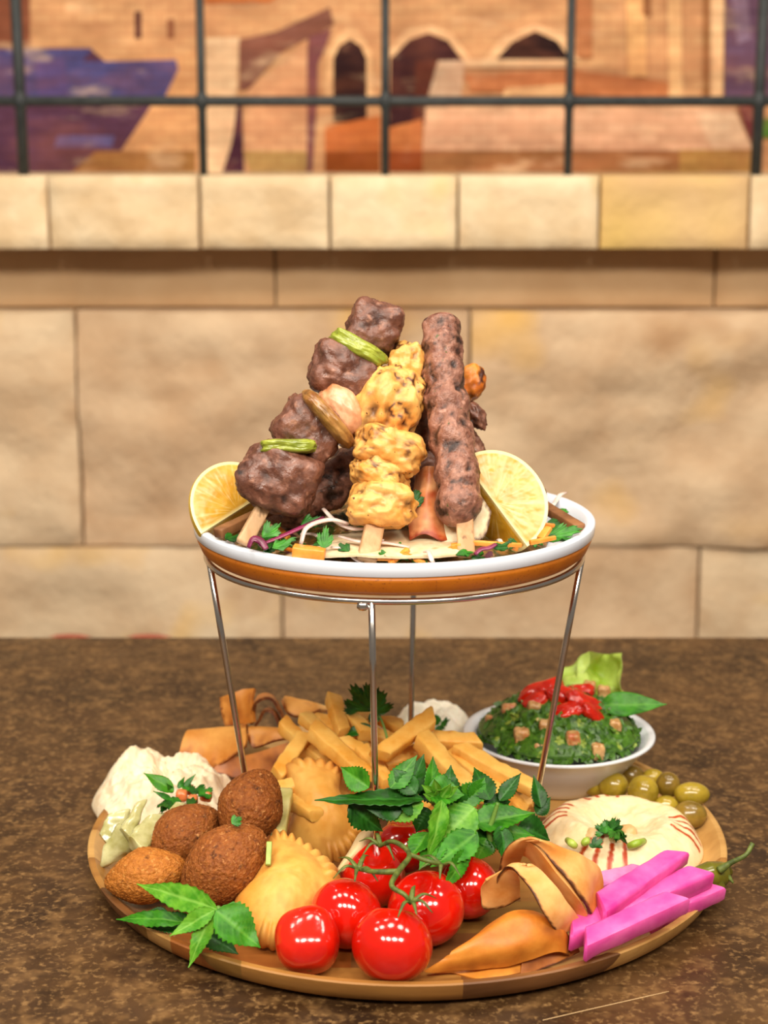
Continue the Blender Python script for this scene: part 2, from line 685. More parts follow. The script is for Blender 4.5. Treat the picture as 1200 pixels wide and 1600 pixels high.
# ------------------------------------------------------------------ mural behind the iron grille
MY = 1.72
mz0, mz1 = zl1 - .01, P(600, -170, MY).z
mural_polys = [
    ('#c99c70', [(-700, -170), (1900, -170), (1900, 290), (-700, 290)]),
    ('#7d4c38', [(-200, -170), (45, -170), (48, 150), (-200, 150)]),
    ('#d0a070', [(150, 95), (310, 80), (310, 235), (150, 235)]),
    ('#55384f', [(-200, 75), (140, 75), (240, 160), (190, 235), (105, 285), (-200, 285)]),
    ('#4c4c80', [(-200, 82), (145, 76), (128, 97), (275, 93), (279, 108), (257, 153), (-200, 153)]),
    ('#5b4f84', [(55, 96), (100, 92), (110, 150), (60, 152)]),
    ('#5d5b8e', [(90, 212), (180, 212), (175, 230), (85, 230)]),
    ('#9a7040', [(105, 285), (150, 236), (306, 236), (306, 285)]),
    ('#4b2a2c', [(211, 18), (221, 18), (221, 60), (211, 60)]),
    ('#8a5a40', [(262, 30), (272, 30), (272, 60), (262, 60)]),
    ('#c07038', [(320, -60), (520, -60), (420, 4), (320, 6)]),
    ('#e2c39c', [(322, 60), (374, 58), (366, 235), (345, 285), (322, 285)]),
    ('#7c5347', [(374, 62), (430, 50), (515, 12), (522, 38), (440, 82), (388, 140), (374, 142)]),
    ('#4a2a3a', [(372, 158), (378, 158), (382, 285), (346, 285), (362, 225)]),
    ('#d0a078', [(388, 140), (480, 66), (482, 236), (380, 236)]),
    ('#b0905a', [(380, 236), (482, 236), (484, 262), (470, 270), (392, 268)]),
    ('#7a4c50', [(482, 58), (518, 44), (512, 66), (497, 100), (496, 160), (487, 285), (480, 285), (480, 100)]),
    ('#e0b888', [(505, 160), (512, 82), (530, 52), (546, 44), (564, 52), (580, 82), (584, 160)]),
    ('#2e1c1e', [(521, 190), (521, 92), (530, 72), (547, 61), (564, 72), (573, 92), (573, 190)]),
    ('#b96c3a', [(508, 198), (594, 180), (594, 236), (508, 236)]),
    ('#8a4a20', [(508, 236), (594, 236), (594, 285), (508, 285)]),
    ('#e0b98c', [(600, 150), (604, 84), (632, 48), (672, 40), (706, 52), (738, 95), (700, 95), (612, 150)]),
    ('#3c2226', [(608, 200), (610, 92), (640, 62), (670, 52), (700, 64), (724, 96), (690, 190)]),
    ('#5a3028', [(645, 190), (650, 96), (690, 96), (690, 190)]),
    ('#e0b98c', [(755, 95), (784, 58), (834, 38), (880, 52), (905, 90), (905, 95)]),
    ('#20161a', [(774, 94), (800, 66), (836, 49), (870, 64), (892, 94)]),
    ('#cbb296', [(684, 95), (726, 95), (720, 154), (668, 154)]),
    ('#d8b890', [(726, 93), (890, 93), (890, 106), (726, 106)]),
    ('#bf7c50', [(726, 118), (890, 108), (1055, 130), (1055, 154), (735, 142)]),
    ('#dcb484', [(790, 138), (890, 132), (890, 156), (780, 156)]),
    ('#b2774f', [(900, -100), (925, -100), (925, 90), (900, 90)]),
    ('#e0b078', [(975, -100), (1005, -100), (1010, 120), (980, 120)]),
    ('#8e603e', [(1004, -100), (1016, -100), (1016, 25), (1004, 25)]),
    ('#e3ba86', [(1040, -100), (1062, -100), (1066, 150), (1044, 150)]),
    ('#95683f', [(1098, -100), (1106, -100), (1106, 150), (1098, 150)]),
    ('#e6c294', [(1110, -100), (1130, -100), (1128, 155), (1110, 155)]),
    ('#5e4860', [(1134, -170), (1400, -170), (1400, 160), (1130, 160)]),
    ('#7a6880', [(1140, -20), (1165, -20), (1172, 60), (1150, 70)]),
    ('#d2a888', [(665, 168), (1145, 168), (1176, 235), (660, 235)]),
    ('#d9b190', [(665, 168), (1145, 168), (1147, 176), (665, 176)]),
    ('#d9ba9a', [(1085, 176), (1146, 174), (1174, 232), (1112, 232)]),
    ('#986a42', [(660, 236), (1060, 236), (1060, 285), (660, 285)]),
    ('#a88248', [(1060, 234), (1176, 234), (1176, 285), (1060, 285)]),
    ('#b87242', [(605, 200), (660, 186), (660, 236), (605, 236)]),
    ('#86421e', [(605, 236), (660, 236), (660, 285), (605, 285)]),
    ('#6c3438', [(1150, 164), (1186, 164), (1188, 285), (1178, 285), (1176, 235)]),
    ('#4f7c34', [(1186, 185), (1230, 185), (1230, 215), (1186, 215)]),
]
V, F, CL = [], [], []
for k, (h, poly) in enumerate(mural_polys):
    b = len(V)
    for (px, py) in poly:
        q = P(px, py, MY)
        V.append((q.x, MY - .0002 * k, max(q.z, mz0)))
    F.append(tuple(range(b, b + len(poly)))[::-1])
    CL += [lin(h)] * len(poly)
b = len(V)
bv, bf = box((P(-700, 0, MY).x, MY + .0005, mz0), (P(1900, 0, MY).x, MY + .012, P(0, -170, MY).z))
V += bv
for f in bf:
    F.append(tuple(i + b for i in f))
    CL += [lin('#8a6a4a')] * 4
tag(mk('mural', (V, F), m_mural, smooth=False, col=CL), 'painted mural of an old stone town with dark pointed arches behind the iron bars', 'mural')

GY = 1.235
gx = [P(p, 140, GY).x for p in (-540, -256, 31, 315, 602, 890, 1187, 1474, 1760)]
g_top = P(600, -60, GY).z
grille = thing('iron_grille', 'dark iron bar grille standing on the pale stone ledge before the mural', 'grille', (0, GY, zl1 - .003))
zh = P(600, 158, GY).z
mk('horizontal_bar', tube([(-1.25, GY, zh), (1.25, GY, zh)], .0072, 10, 2), m_iron, grille)
for i, x in enumerate(gx):
    r = .0078 if i in (2, 6) else .0060
    mk('vertical_bar', tube([(x, GY, zl1 - .003), (x, GY, g_top)], r, 10, 2), m_iron, grille)
    mk('joint_collar', lathe([(r, -.012), (r + .002, -.007), (r + .0045, 0), (r + .002, .007), (r, .012)], (x, GY, zh), 16, closed=False), m_iron, grille)
mk('horizontal_bar', tube([(-1.25, GY, g_top), (1.25, GY, g_top)], .0072, 10, 2), m_iron, grille)

# ------------------------------------------------------------------ red bench behind the table, table
EDGE = .5208
bench = thing('bench', 'low red cushioned bench just showing over the far table edge', 'bench', (-.42, .98, -.75))
zt = P(200, 986, 1.03).z
mk('bench_frame', box((-1.0, .84, -.45), (.1, 1.14, zt - .06)), m_metal_dark, bench, smooth=False)
for x in (-.95, .05):
    for y in (.88, 1.10):
        mk('leg', box((x - .02, y - .02, -.75), (x + .02, y + .02, -.45)), m_metal_dark, bench, smooth=False)
for a, b in ((45, 136), (170, 268)):
    xa, xb = P(a, 992, .94).x, P(b, 992, .94).x
    mk('seat_cushion', blob(((xa + xb) / 2, .94, zt - .035), ((xb - xa) / 2, .10, .035), n=6, amps=((.02, 2),), sub=3), m_red, bench)
table = thing('dining_table', 'brown mottled dining table with worn surface under the wooden tray', 'table', (0, 0, -.75))
bm = bmesh.new()
bv, bf = box((-.85, -.52, -.03), (.85, EDGE, 0))
vs = [bm.verts.new(v) for v in bv]
for f in bf: bm.faces.new([vs[i] for i in f])
bmesh.ops.bevel(bm, geom=bm.edges[:], offset=.003, segments=2, affect='EDGES')
bm.verts.ensure_lookup_table()
tv = [v.co[:] for v in bm.verts]
bm.verts.index_update()
tf = [tuple(v.index for v in f.verts) for f in bm.faces]
bm.free()
mk('tabletop', (tv, tf), m_table, table, smooth=False)
for x in (-.75, .75):
    for y in (-.42, .42):
        mk('leg', box((x - .03, y - .03, -.75), (x + .03, y + .03, -.029)), m_metal_dark, table, smooth=False)
mk('scratch', tube([G(848, 1594, .0001), G(930, 1575, .0001), G(1045, 1549, .0001)], .00035, 5, 8, flat=.4), m_scratch, table)

# ------------------------------------------------------------------ wooden tray built of glued staves
TX, TR = .01616, .225
wood = [M('wood_' + n, a, b, scale=38, detail=6, rough=.42, spec=.4, stretch=s, bump=.08, bscale=140, dist=.0008) for n, a, b, s in (
    ('honey', '#86592a', '#ad7a3a', (.12, 1, 1)), ('brown', '#5e3a1c', '#82552c', (.12, 1, 1)), ('pale', '#ae8044', '#cfa260', (.12, 1, 1)),
    ('orange', '#8f4f1e', '#ab682c', (.12, 1, 1)), ('olive', '#6a4a20', '#90692f', (.12, 1, 1)))]
prof = [(.0004, 0), (.204, 0), (.2125, .0018), (.2178, .0055), (.2208, .0105), (.2228, .0155), (.2232, .0172), (.2222, .018), (.2188, .018), (.2172, .0168), (.212, .0115), (.206, .0086), (.200, .008), (.0004, .008)]
prof = [(r * TR / .2232 if r > .1 else r, z) for r, z in prof]
tray = thing('wooden_tray', 'large round wooden serving tray of glued staves on the brown table', 'tray', (TX, 0, 0))
rows = [-.226, -.186, -.142, -.098, -.052, -.006, .040, .086, .132, .178, .226]
cuts = {0: [-.085, .046], 1: [-.148, -.131, -.02, .06], 2: [-.1, .03, .118], 3: [-.15, -.04, .09], 4: [-.11, .05, .15], 5: [-.16, -.02, .12],
        6: [-.08, .07], 7: [-.13, 0, .14], 8: [-.05, .09], 9: [-.03, .06]}
kinds = {0: [4, 0, 1], 1: [4, 2, 3, 1, 2], 2: [1, 0, 4, 2], 3: [0, 4, 1, 0], 4: [2, 1, 0, 2], 5: [0, 3, 1, 2]}
Vt, Ft = lathe(prof, (TX, 0, 0), 128)
src = bmesh.new()
vs = [src.verts.new(v) for v in Vt]
for f in Ft: src.faces.new([vs[i] for i in f])
for k in range(10):
    cx = [-1] + cuts[k] + [1]
    for j in range(len(cx) - 1):
        bm = src.copy()
        for co, no in (((0, rows[k], 0), (0, -1, 0)), ((0, rows[k + 1], 0), (0, 1, 0)), ((cx[j], 0, 0), (-1, 0, 0)), ((cx[j + 1], 0, 0), (1, 0, 0))):
            g = bm.verts[:] + bm.edges[:] + bm.faces[:]
            r = bmesh.ops.bisect_plane(bm, geom=g, plane_co=co, plane_no=no, clear_outer=True)
            ed = [e for e in r['geom_cut'] if isinstance(e, bmesh.types.BMEdge)]
            if ed:
                try: bmesh.ops.holes_fill(bm, edges=ed, sides=0)
                except Exception: pass
        bm.verts.index_update()
        if len(bm.faces) > 3:
            mi = kinds.get(k, [(k * 3 + i * 2) % 5 for i in range(9)])[j]
            mk('stave', ([v.co[:] for v in bm.verts], [tuple(v.index for v in f.verts) for f in bm.faces]), wood[mi], tray, sharp=35)
        bm.free()
src.free()

# ------------------------------------------------------------------ wire stand and plate
ZF = .008                                   # tray floor
PZ, PR, PX = .2465, .13696, .007            # plate rim height, radius, centre
RZ, RR = PZ - .0252, .1285                  # stand ring
m_chrome = M('chrome_wire', '#cfc8c2', '#dcd6d0', rough=.2, metal=1.0)
stand = thing('wire_stand', 'chrome wire stand with four slim legs rising from the wooden tray', 'stand', (PX, 0, ZF))
V, F = lathe([(RR + .0022 * math.cos(a), RZ + .0022 * math.sin(a)) for a in [i * math.pi / 4 for i in range(8)]], (PX, 0, 0), 96)
mk('ring', (V, F), m_chrome, stand)
RB = .099
for ang, RB in ((197, .099), (263.5, .099), (349, .0955), (82.5, .099)):
    a = math.radians(ang)
    t = Vector((PX + RR * math.cos(a), RR * math.sin(a), RZ))
    b = Vector((PX + RB * math.cos(a), RB * math.sin(a), ZF + .0006))
    mk('leg', tube([t, b], .0022, 10, 4), m_chrome, stand)
a = math.radians(262)
mk('weld_tab', blob((PX + RR * math.cos(a) - .002, RR * math.sin(a) - .001, RZ - .003), (.004, .002, .003), sub=2), m_chrome, stand)

m_white = M('white_enamel', '#dde4f0', '#e2e8f2', scale=10, rough=.22, spec=.5)
m_band = M('orange_glaze', '#b8640f', '#c47014', scale=60, rough=.42, speck=[('#8f4a14', 500, .6, .75)])
plate = thing('serving_plate', 'round white plate with an orange outer band raised on the wire stand', 'plate', (PX, 0, RZ + .002))
z = PZ
mk('rim', lathe([(PR - .0062, z - .0008), (PR - .0045, z), (PR - .0015, z), (PR - .0004, z - .0006), (PR, z - .0014), (PR - .0005, z - .0078), (PR - .0012, z - .0084),
                 (PR - .004, z - .0082), (PR - .0075, z - .010), (PR - .012, z - .016), (PR - .020, z - .0185), (.0004, z - .0185),
                 (.0004, z - .0155), (PR - .022, z - .0155), (PR - .013, z - .013), (PR - .008, z - .006)][::-1], (PX, 0, 0)), m_white, plate)
mk('orange_band', lathe([(PR - .0014, z - .0084), (PR - .0022, z - .012), (PR - .005, z - .0185), (PR - .009, z - .0216), (PR - .020, z - .0232), (.0004, z - .0232),
                         (.0004, z - .0186), (PR - .020, z - .0186), (PR - .008, z - .0130)], (PX, 0, 0)), m_band, plate)

# ================================================================== FOOD ON THE UPPER PLATE
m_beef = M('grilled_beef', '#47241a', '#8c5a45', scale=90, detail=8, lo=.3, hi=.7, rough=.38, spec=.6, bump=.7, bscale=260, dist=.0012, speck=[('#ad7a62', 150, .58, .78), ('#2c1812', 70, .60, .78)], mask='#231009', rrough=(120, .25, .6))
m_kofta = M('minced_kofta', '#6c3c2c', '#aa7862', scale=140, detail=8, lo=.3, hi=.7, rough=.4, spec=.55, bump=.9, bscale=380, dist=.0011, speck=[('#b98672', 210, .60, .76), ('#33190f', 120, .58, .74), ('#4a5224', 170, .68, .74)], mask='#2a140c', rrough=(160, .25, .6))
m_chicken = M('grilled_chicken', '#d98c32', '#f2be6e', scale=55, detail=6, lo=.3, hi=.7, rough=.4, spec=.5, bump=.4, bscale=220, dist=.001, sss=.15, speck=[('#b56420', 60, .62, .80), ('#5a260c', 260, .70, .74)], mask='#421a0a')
m_chicken_dark = M('grilled_chicken_orange', '#c8681c', '#e89a3c', scale=55, rough=.4, bump=.4, bscale=220, dist=.001, speck=[('#7a3210', 120, .62, .75)], mask='#421a0a')
m_capsicum = M('grilled_capsicum', '#74801e', '#a3ac3c', scale=80, rough=.3, spec=.6, bump=.3, bscale=150, dist=.001, mask='#4a3214', speck=[('#59401a', 300, .68, .74)])
m_onion = M('grilled_onion', '#c98356', '#eeb890', scale=60, rough=.32, spec=.5, bump=.2, bscale=150, dist=.0008, mask='#7a4418', sss=.1)
m_onion_brown = M('browned_onion', '#7c4a1c', '#b98a48', scale=70, rough=.3, spec=.6, bump=.2, bscale=150, dist=.0008, mask='#3c200c')
m_skew = M('bamboo', '#b98a5c', '#e0b88c', scale=80, detail=6, rough=.6, stretch=(1, 1, .15), bump=.2, bscale=200, dist=.0005, mask='#4a2a18', speck=[('#6a4424', 130, .66, .74)])
m_skew_dark = M('bamboo_dark', '#6e4424', '#96643a', scale=80, rough=.6, stretch=(1, 1, .2), bump=.2, bscale=200, dist=.0005)


def chunk(name, parent, mat, px, py, rpx, Y, ax2d, el=(1, 1, 1), n=2.6, seed=0, amps=((.16, 1.4), (.07, 4.0), (.025, 11)), sub=5, char=.2):
    """a skewered morsel, centred at a picture position and depth; el = size along the skewer, across, in depth"""
    c = P(px, py, Y)
    r = rpx / S(c)
    a = Vector((ax2d[0], .25, -ax2d[1])).normalized()
    x, y, z = frame(a, (0, 1, 0))
    (v, f), dev = blob(c, (r * el[1], r * el[2], r * el[0]), (x, y, z), n, amps, seed, sub, want=True)
    if 'chicken' in name:      # grill marks follow thin wandering lines
        st = []
        for p in v:
            q = Vector(p)
            a1 = abs(noise.noise(q * 120 + Vector((seed, 0, 0))))
            rg = noise.noise(q * 55 + Vector((0, seed, 0)))
            st.append(min(1, max(0, 1.5 - a1 / .10)) * max(0, min(1, (rg + .04) * 5.0)) * min(1.2, char * 5.5))
        st = np.array(st)
    else:
        st = 0
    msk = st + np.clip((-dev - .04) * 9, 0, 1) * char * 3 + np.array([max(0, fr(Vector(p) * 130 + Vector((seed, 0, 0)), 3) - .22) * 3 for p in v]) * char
    return mk(name, (v, f), mat, parent, mask=np.clip(msk, 0, 1))


# ---- beef skewer
A1, B1 = P(379, 851, -.092), P(585, 474, -.004)


def yat(py, A, B, pa, pb):
    t = (pa - py) / (pa - pb)
    return A.y + (B.y - A.y) * t


sk1 = thing('beef_skewer', 'tall skewer of browned beef cubes with green capsicum and onion on the plate', 'skewer', A1)
mk('bamboo_stick', stick(A1, P(588, 470, -.004), .0098, .006, rnd=.3, rough=.01, up=(0, 1, .3), taper=(1, .5)), m_skew, sk1)
y1 = lambda py: yat(py, A1, B1, 851, 474)
CUBE = ((.15, 1.3), (.065, 3.4), (.035, 9))
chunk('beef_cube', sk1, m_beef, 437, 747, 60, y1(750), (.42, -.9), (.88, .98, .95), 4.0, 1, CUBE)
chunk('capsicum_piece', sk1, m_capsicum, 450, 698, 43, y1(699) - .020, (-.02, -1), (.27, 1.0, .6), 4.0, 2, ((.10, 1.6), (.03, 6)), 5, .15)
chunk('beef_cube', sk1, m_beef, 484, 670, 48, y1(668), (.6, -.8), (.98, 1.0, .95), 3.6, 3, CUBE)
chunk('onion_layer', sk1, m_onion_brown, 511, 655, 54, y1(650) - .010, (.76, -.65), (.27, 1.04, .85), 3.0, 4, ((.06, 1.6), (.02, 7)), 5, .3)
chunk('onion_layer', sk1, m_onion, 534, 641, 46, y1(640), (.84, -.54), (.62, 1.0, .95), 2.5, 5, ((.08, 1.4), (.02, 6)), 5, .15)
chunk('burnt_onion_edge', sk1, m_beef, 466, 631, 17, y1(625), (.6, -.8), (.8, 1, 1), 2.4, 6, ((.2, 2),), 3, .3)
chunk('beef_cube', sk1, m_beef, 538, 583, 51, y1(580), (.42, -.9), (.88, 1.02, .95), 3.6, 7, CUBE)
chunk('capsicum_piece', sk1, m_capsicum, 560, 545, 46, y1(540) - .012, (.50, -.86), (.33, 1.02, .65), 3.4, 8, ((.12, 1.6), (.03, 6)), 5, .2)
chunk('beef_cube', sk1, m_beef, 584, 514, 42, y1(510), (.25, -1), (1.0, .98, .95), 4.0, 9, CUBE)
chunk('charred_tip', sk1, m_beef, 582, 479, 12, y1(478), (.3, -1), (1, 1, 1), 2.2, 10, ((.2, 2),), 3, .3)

# ---- chicken skewer
A2, B2 = P(573, 876, -.112), P(640, 540, -.012)
sk2 = thing('chicken_skewer', 'middle skewer of golden charred chicken pieces resting among the three meat skewers', 'skewer', A2)
mk('bamboo_stick', stick(A2, P(597, 770, -.08), .0122, .007, rnd=.3, rough=.01, up=(0, 1, .3)), m_skew, sk2)
y2 = lambda py: yat(py, A2, B2, 876, 540)
FOLD = ((.20, 1.3), (.08, 3.2), (.02, 10))
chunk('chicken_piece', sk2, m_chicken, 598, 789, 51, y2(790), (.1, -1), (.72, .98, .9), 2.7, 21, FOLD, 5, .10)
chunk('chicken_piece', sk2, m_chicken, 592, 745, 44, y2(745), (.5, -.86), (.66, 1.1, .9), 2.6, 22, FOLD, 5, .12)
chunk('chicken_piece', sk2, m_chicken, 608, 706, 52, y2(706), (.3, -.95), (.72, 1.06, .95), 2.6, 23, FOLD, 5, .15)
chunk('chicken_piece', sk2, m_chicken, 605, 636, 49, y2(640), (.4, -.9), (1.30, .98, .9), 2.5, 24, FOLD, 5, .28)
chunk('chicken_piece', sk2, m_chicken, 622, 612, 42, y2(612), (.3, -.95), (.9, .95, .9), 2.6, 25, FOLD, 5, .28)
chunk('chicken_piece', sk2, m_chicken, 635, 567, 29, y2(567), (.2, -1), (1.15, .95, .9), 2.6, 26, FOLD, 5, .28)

# ---- kofta skewer
A3, B3 = P(729, 869, -.104), P(690, 494, -.006)
y3 = lambda py: yat(py, A3, B3, 869, 494)


def kofta(name, parent, ends, r0, seed, nb=7, steps=120, seg=64, amp=.10):
    pts = [Vector(p) for p in ends]
    V, F, msk = [], [], []
    x, y, z = frame(pts[-1] - pts[0], (0, 1, 0))
    L = (pts[-1] - pts[0]).length
    for i in range(steps + 1):
        t = i / steps
        p = catmull(pts, t)
        e = min(t * L / (r0 * .9), (1 - t) * L / (r0 * .9), 1)
        rr = r0 * math.sqrt(max(0, 1 - (1 - e) ** 2)) * (1 + .07 * math.sin(t * nb * 2 * math.pi + seed)) * (1.06 - .10 * t)
        for a in range(seg):
            th = 2 * math.pi * a / seg
            d = x * math.cos(th) + y * math.sin(th)
            q = p + d * rr
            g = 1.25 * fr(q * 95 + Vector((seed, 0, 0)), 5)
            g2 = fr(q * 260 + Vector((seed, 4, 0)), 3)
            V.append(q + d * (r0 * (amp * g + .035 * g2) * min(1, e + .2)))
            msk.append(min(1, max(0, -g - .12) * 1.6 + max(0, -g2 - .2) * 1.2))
    for i in range(steps):
        for a in range(seg):
            b = (a + 1) % seg
            F.append((i * seg + a, i * seg + b, (i + 1) * seg + b, (i + 1) * seg + a))
    return mk(name, (V, F), m_kofta, parent, mask=msk)


sk3 = thing('kofta_skewer', 'upright skewer of lumpy brown minced meat beside the right lemon wedge', 'skewer', A3)
mk('bamboo_stick', stick(A3, P(724, 780, -.08), .0108, .007, rnd=.3, rough=.01, up=(0, 1, .3)), m_skew, sk3)
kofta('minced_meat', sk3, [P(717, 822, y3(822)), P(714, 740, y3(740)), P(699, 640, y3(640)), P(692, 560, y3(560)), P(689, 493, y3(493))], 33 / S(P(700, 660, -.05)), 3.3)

# ---- skewers lying behind
sk4 = thing('kofta_skewer', 'dark minced meat skewer lying low behind the beef skewer', 'skewer', P(470, 800, -.03))
kofta('minced_meat', sk4, [P(410, 803, -.028), P(480, 780, -.028), P(545, 735, -.014), P(595, 685, .004)], 36 / S(P(500, 770, -.04)), 8.1, 6)
mk('bamboo_stick', stick(P(340, 834, -.074), P(430, 792, -.034), .0080, .0065, rnd=.25, rough=.01), m_skew_dark, sk4)
sk5 = thing('beef_skewer', 'dark beef skewer mostly hidden between the chicken and kofta skewers', 'skewer', P(650, 700, .0))
chunk('beef_cube', sk5, m_beef, 655, 668, 42, .005, (.3, -.95), (1.2, .9, 1), 2.8, 31)
chunk('beef_cube', sk5, m_beef, 648, 738, 44, -.005, (.3, -.95), (1, 1, 1), 2.8, 32)
chunk('beef_cube', sk5, m_beef, 745, 650, 20, .03, (-.4, -.9), (1.1, .6, .8), 2.4, 33, ((.3, 1.8), (.1, 5)), 4)
chunk('beef_cube', sk5, m_beef, 735, 700, 26, .03, (-.4, -.9), (1.1, .8, .8), 2.4, 34)
mk('bamboo_stick', stick(P(655, 790, -.01), P(735, 640, .03), .005, .005, rnd=.3), m_skew_dark, sk5)
sk6 = thing('chicken_skewer', 'orange chicken skewer peeking out behind the upright kofta skewer', 'skewer', P(730, 700, .05))
chunk('chicken_piece', sk6, m_chicken_dark, 735, 598, 27, .045, (.3, -.95), (1.1, .8, .9), 2.6, 41, FOLD, 4, .2)
chunk('chicken_piece', sk6, m_chicken_dark, 722, 655, 28, .05, (.1, -.95), (1.2, .6, .9), 2.6, 42, FOLD, 4, .3)
mk('bamboo_stick', stick(P(715, 780, .055), P(737, 600, .045), .005, .005, rnd=.3), m_skew_dark, sk6)
sk7 = thing('beef_skewer', 'beef skewer behind the right lemon wedge with its stick on the plate rim', 'skewer', P(835, 780, .03))
chunk('beef_cube', sk7, m_beef, 830, 768, 21, .03, (.6, .5), (1.1, 1, 1), 2.6, 51, sub=4)
chunk('beef_cube', sk7, m_beef, 800, 752, 30, .045, (.6, .5), (1.1, 1, 1), 2.6, 52, sub=4)
mk('bamboo_stick', stick(P(836, 783, .03), P(906, 826, -.025), .0088, .006, rnd=.25, rough=.01), m_skew_dark, sk7)

# ---- lemon wedges
m_rind = M('lemon_rind', '#e0ae1e', '#f0c83c', scale=60, rough=.35, spec=.5, bump=.4, bscale=500, dist=.0006)
m_flesh = M('lemon_flesh', '#c48c16', '#d6a430', scale=90, detail=5, rough=.30, spec=.5, sss=.25, bump=.08, bscale=330, dist=.0006, mask='#ecd898')


def lemon(name, label, c0, c1, d1, d2, R):
    """a lemon quarter: core line c0-c1, two cut faces reaching out along d1 and d2, rind between them"""
    root = thing(name, label, 'lemon', Vector(c0) * .5 + Vector(c1) * .5)
    c0, c1 = Vector(c0), Vector(c1)
    mid = (c0 + c1) / 2
    z = (c1 - c0).normalized()
    h = (c1 - c0).length / 2
    d1, d2 = [(d - z * d.dot(z)).normalized() for d in (Vector(d1), Vector(d2))]
    for k, d in enumerate((d1, d2)):
        o = d2 if k == 0 else d1
        nrm = (d.cross(z)).normalized()
        if nrm.dot(o) > 0: nrm = -nrm
        V, F, msk = [], [], []
        na, nr = 200, 40
        for r in range(nr + 1):
            q = r / nr
            for a in range(na + 1):
                th = math.pi * a / na
                e = 1 - .06 * (abs(math.cos(th)) ** 6)
                p = mid + z * (-math.cos(th) * h * q) + d * (math.sin(th) ** .9 * R * q * e)
                dist_core = math.sin(th) * q
                seg = abs(math.sin(th * 2.0)) if False else 1
                pith = 1.0 if q > .93 else (max(0, 1 - abs(dist_core) / .07))
                ves = max(0, noise.noise(Vector((th * 13, q * 2.2, k * 9 + h * 100)))) * .6
                bulge = (.00022 * fr(p * 200, 2) + .0005) * (1 - q ** 8) * min(1, dist_core * 8)
                V.append(p + nrm * bulge)
                msk.append(min(1, pith + ves * (q < .93)))
        m = na + 1
        for r in range(nr):
            for a in range(na):
                F.append((r * m + a, r * m + a + 1, (r + 1) * m + a + 1, (r + 1) * m + a))
        mk('flesh', (V, F), m_flesh, root, mask=msk)
    V, F = [], []
    na, nb = 48, 20
    ang = math.acos(max(-1, min(1, d1.dot(d2))))
    w = (d2 - d1 * d1.dot(d2)).normalized()
    for b in range(nb + 1):
        f = ang * b / nb
        d = d1 * math.cos(f) + w * math.sin(f)
        for a in range(na + 1):
            th = math.pi * a / na
            e = 1 - .06 * (abs(math.cos(th)) ** 6)
            V.append(mid + z * (-math.cos(th) * h) + d * (math.sin(th) ** .9 * R * e * (1.0 + .03 * math.sin(math.pi * min(1, 6 * min(b, nb - b) / nb) / 2))))
    m = na + 1
    for b in range(nb):
        for a in range(na):
            F.append((b * m + a, b * m + a + 1, (b + 1) * m + a + 1, (b + 1) * m + a))
    mk('rind', (V, F), m_rind, root)
    return root


LY1 = -.045
k0, k1 = P(722, 718, LY1 - .004), P(824, 854, LY1 - .03)
kd = (P(837, 752, LY1) - P(778, 792, LY1))
lemon('lemon_wedge', 'juicy lemon wedge standing on the plate right of the upright kofta skewer', k0, k1, kd.normalized() + Vector((0, .25, 0)), -kd.normalized() * .75 + Vector((0, .9, .1)), 80 / S(k0))
k0, k1 = P(428, 762, -.025), P(314, 834, -.055)
kd = (P(335, 750, -.03) - P(362, 800, -.03))
lemon('lemon_wedge', 'pale lemon wedge leaning at the left rim behind the beef skewer', k0, k1, kd.normalized() + Vector((0, .30, 0)), -kd.normalized() * .5 + Vector((0, .9, 0)), 80 / S(k0))

# ---- salad bed, flat bread, onion, carrot, parsley on the plate
PB = PZ - .0155
m_salad = M('salad_bed', '#3c3a16', '#a8743a', scale=120, rough=.45, bump=.5, bscale=200, dist=.002, speck=[('#24450f', 90, .5, .6), ('#d8b080', 110, .58, .68), ('#5a1f33', 100, .63, .68)])
vf, _ = mound((PX, .0, PB + .0022), PR - .026, .016, lambda q, th: (1 - q ** 3) * .8 + .15 * (1 - q), .005, 90, 40, 120, 3)
tag(mk('salad_bed', vf, m_salad), 'chopped salad covering the raised white plate beneath the skewers', 'salad', kind='stuff')
m_bread = M('thin_flatbread', '#d9b888', '#efdcb8', scale=60, rough=.6, bump=.2, bscale=160, dist=.0008, sss=.15, mask='#4a2410', speck=[('#b57a40', 70, .62, .78)])
m_bread_red = M('sauced_flatbread', '#c26a34', '#e0a470', scale=50, rough=.35, spec=.5, bump=.2, bscale=160, dist=.0008, mask='#8c2408', speck=[('#a03410', 45, .52, .68)])
m_green = M('parsley_green', '#1f5a12', '#3f8a24', scale=160, rough=.4, spec=.4, bump=.2, bscale=400, dist=.0004)
m_green_dark = M('parsley_dark', '#123c0e', '#28661a', scale=160, rough=.4, spec=.4, bump=.2, bscale=400, dist=.0004)
m_purple = M('red_onion_skin', '#5e1838', '#8c3056', scale=60, rough=.25, spec=.6, mask='#e6c4d0')
m_whiteonion = M('white_onion', '#cdb2a8', '#e6d6cc', scale=60, rough=.25, spec=.6, sss=.2)
m_carrot = M('carrot', '#e0781c', '#f2a244', scale=70, rough=.35, spec=.5, sss=.15)


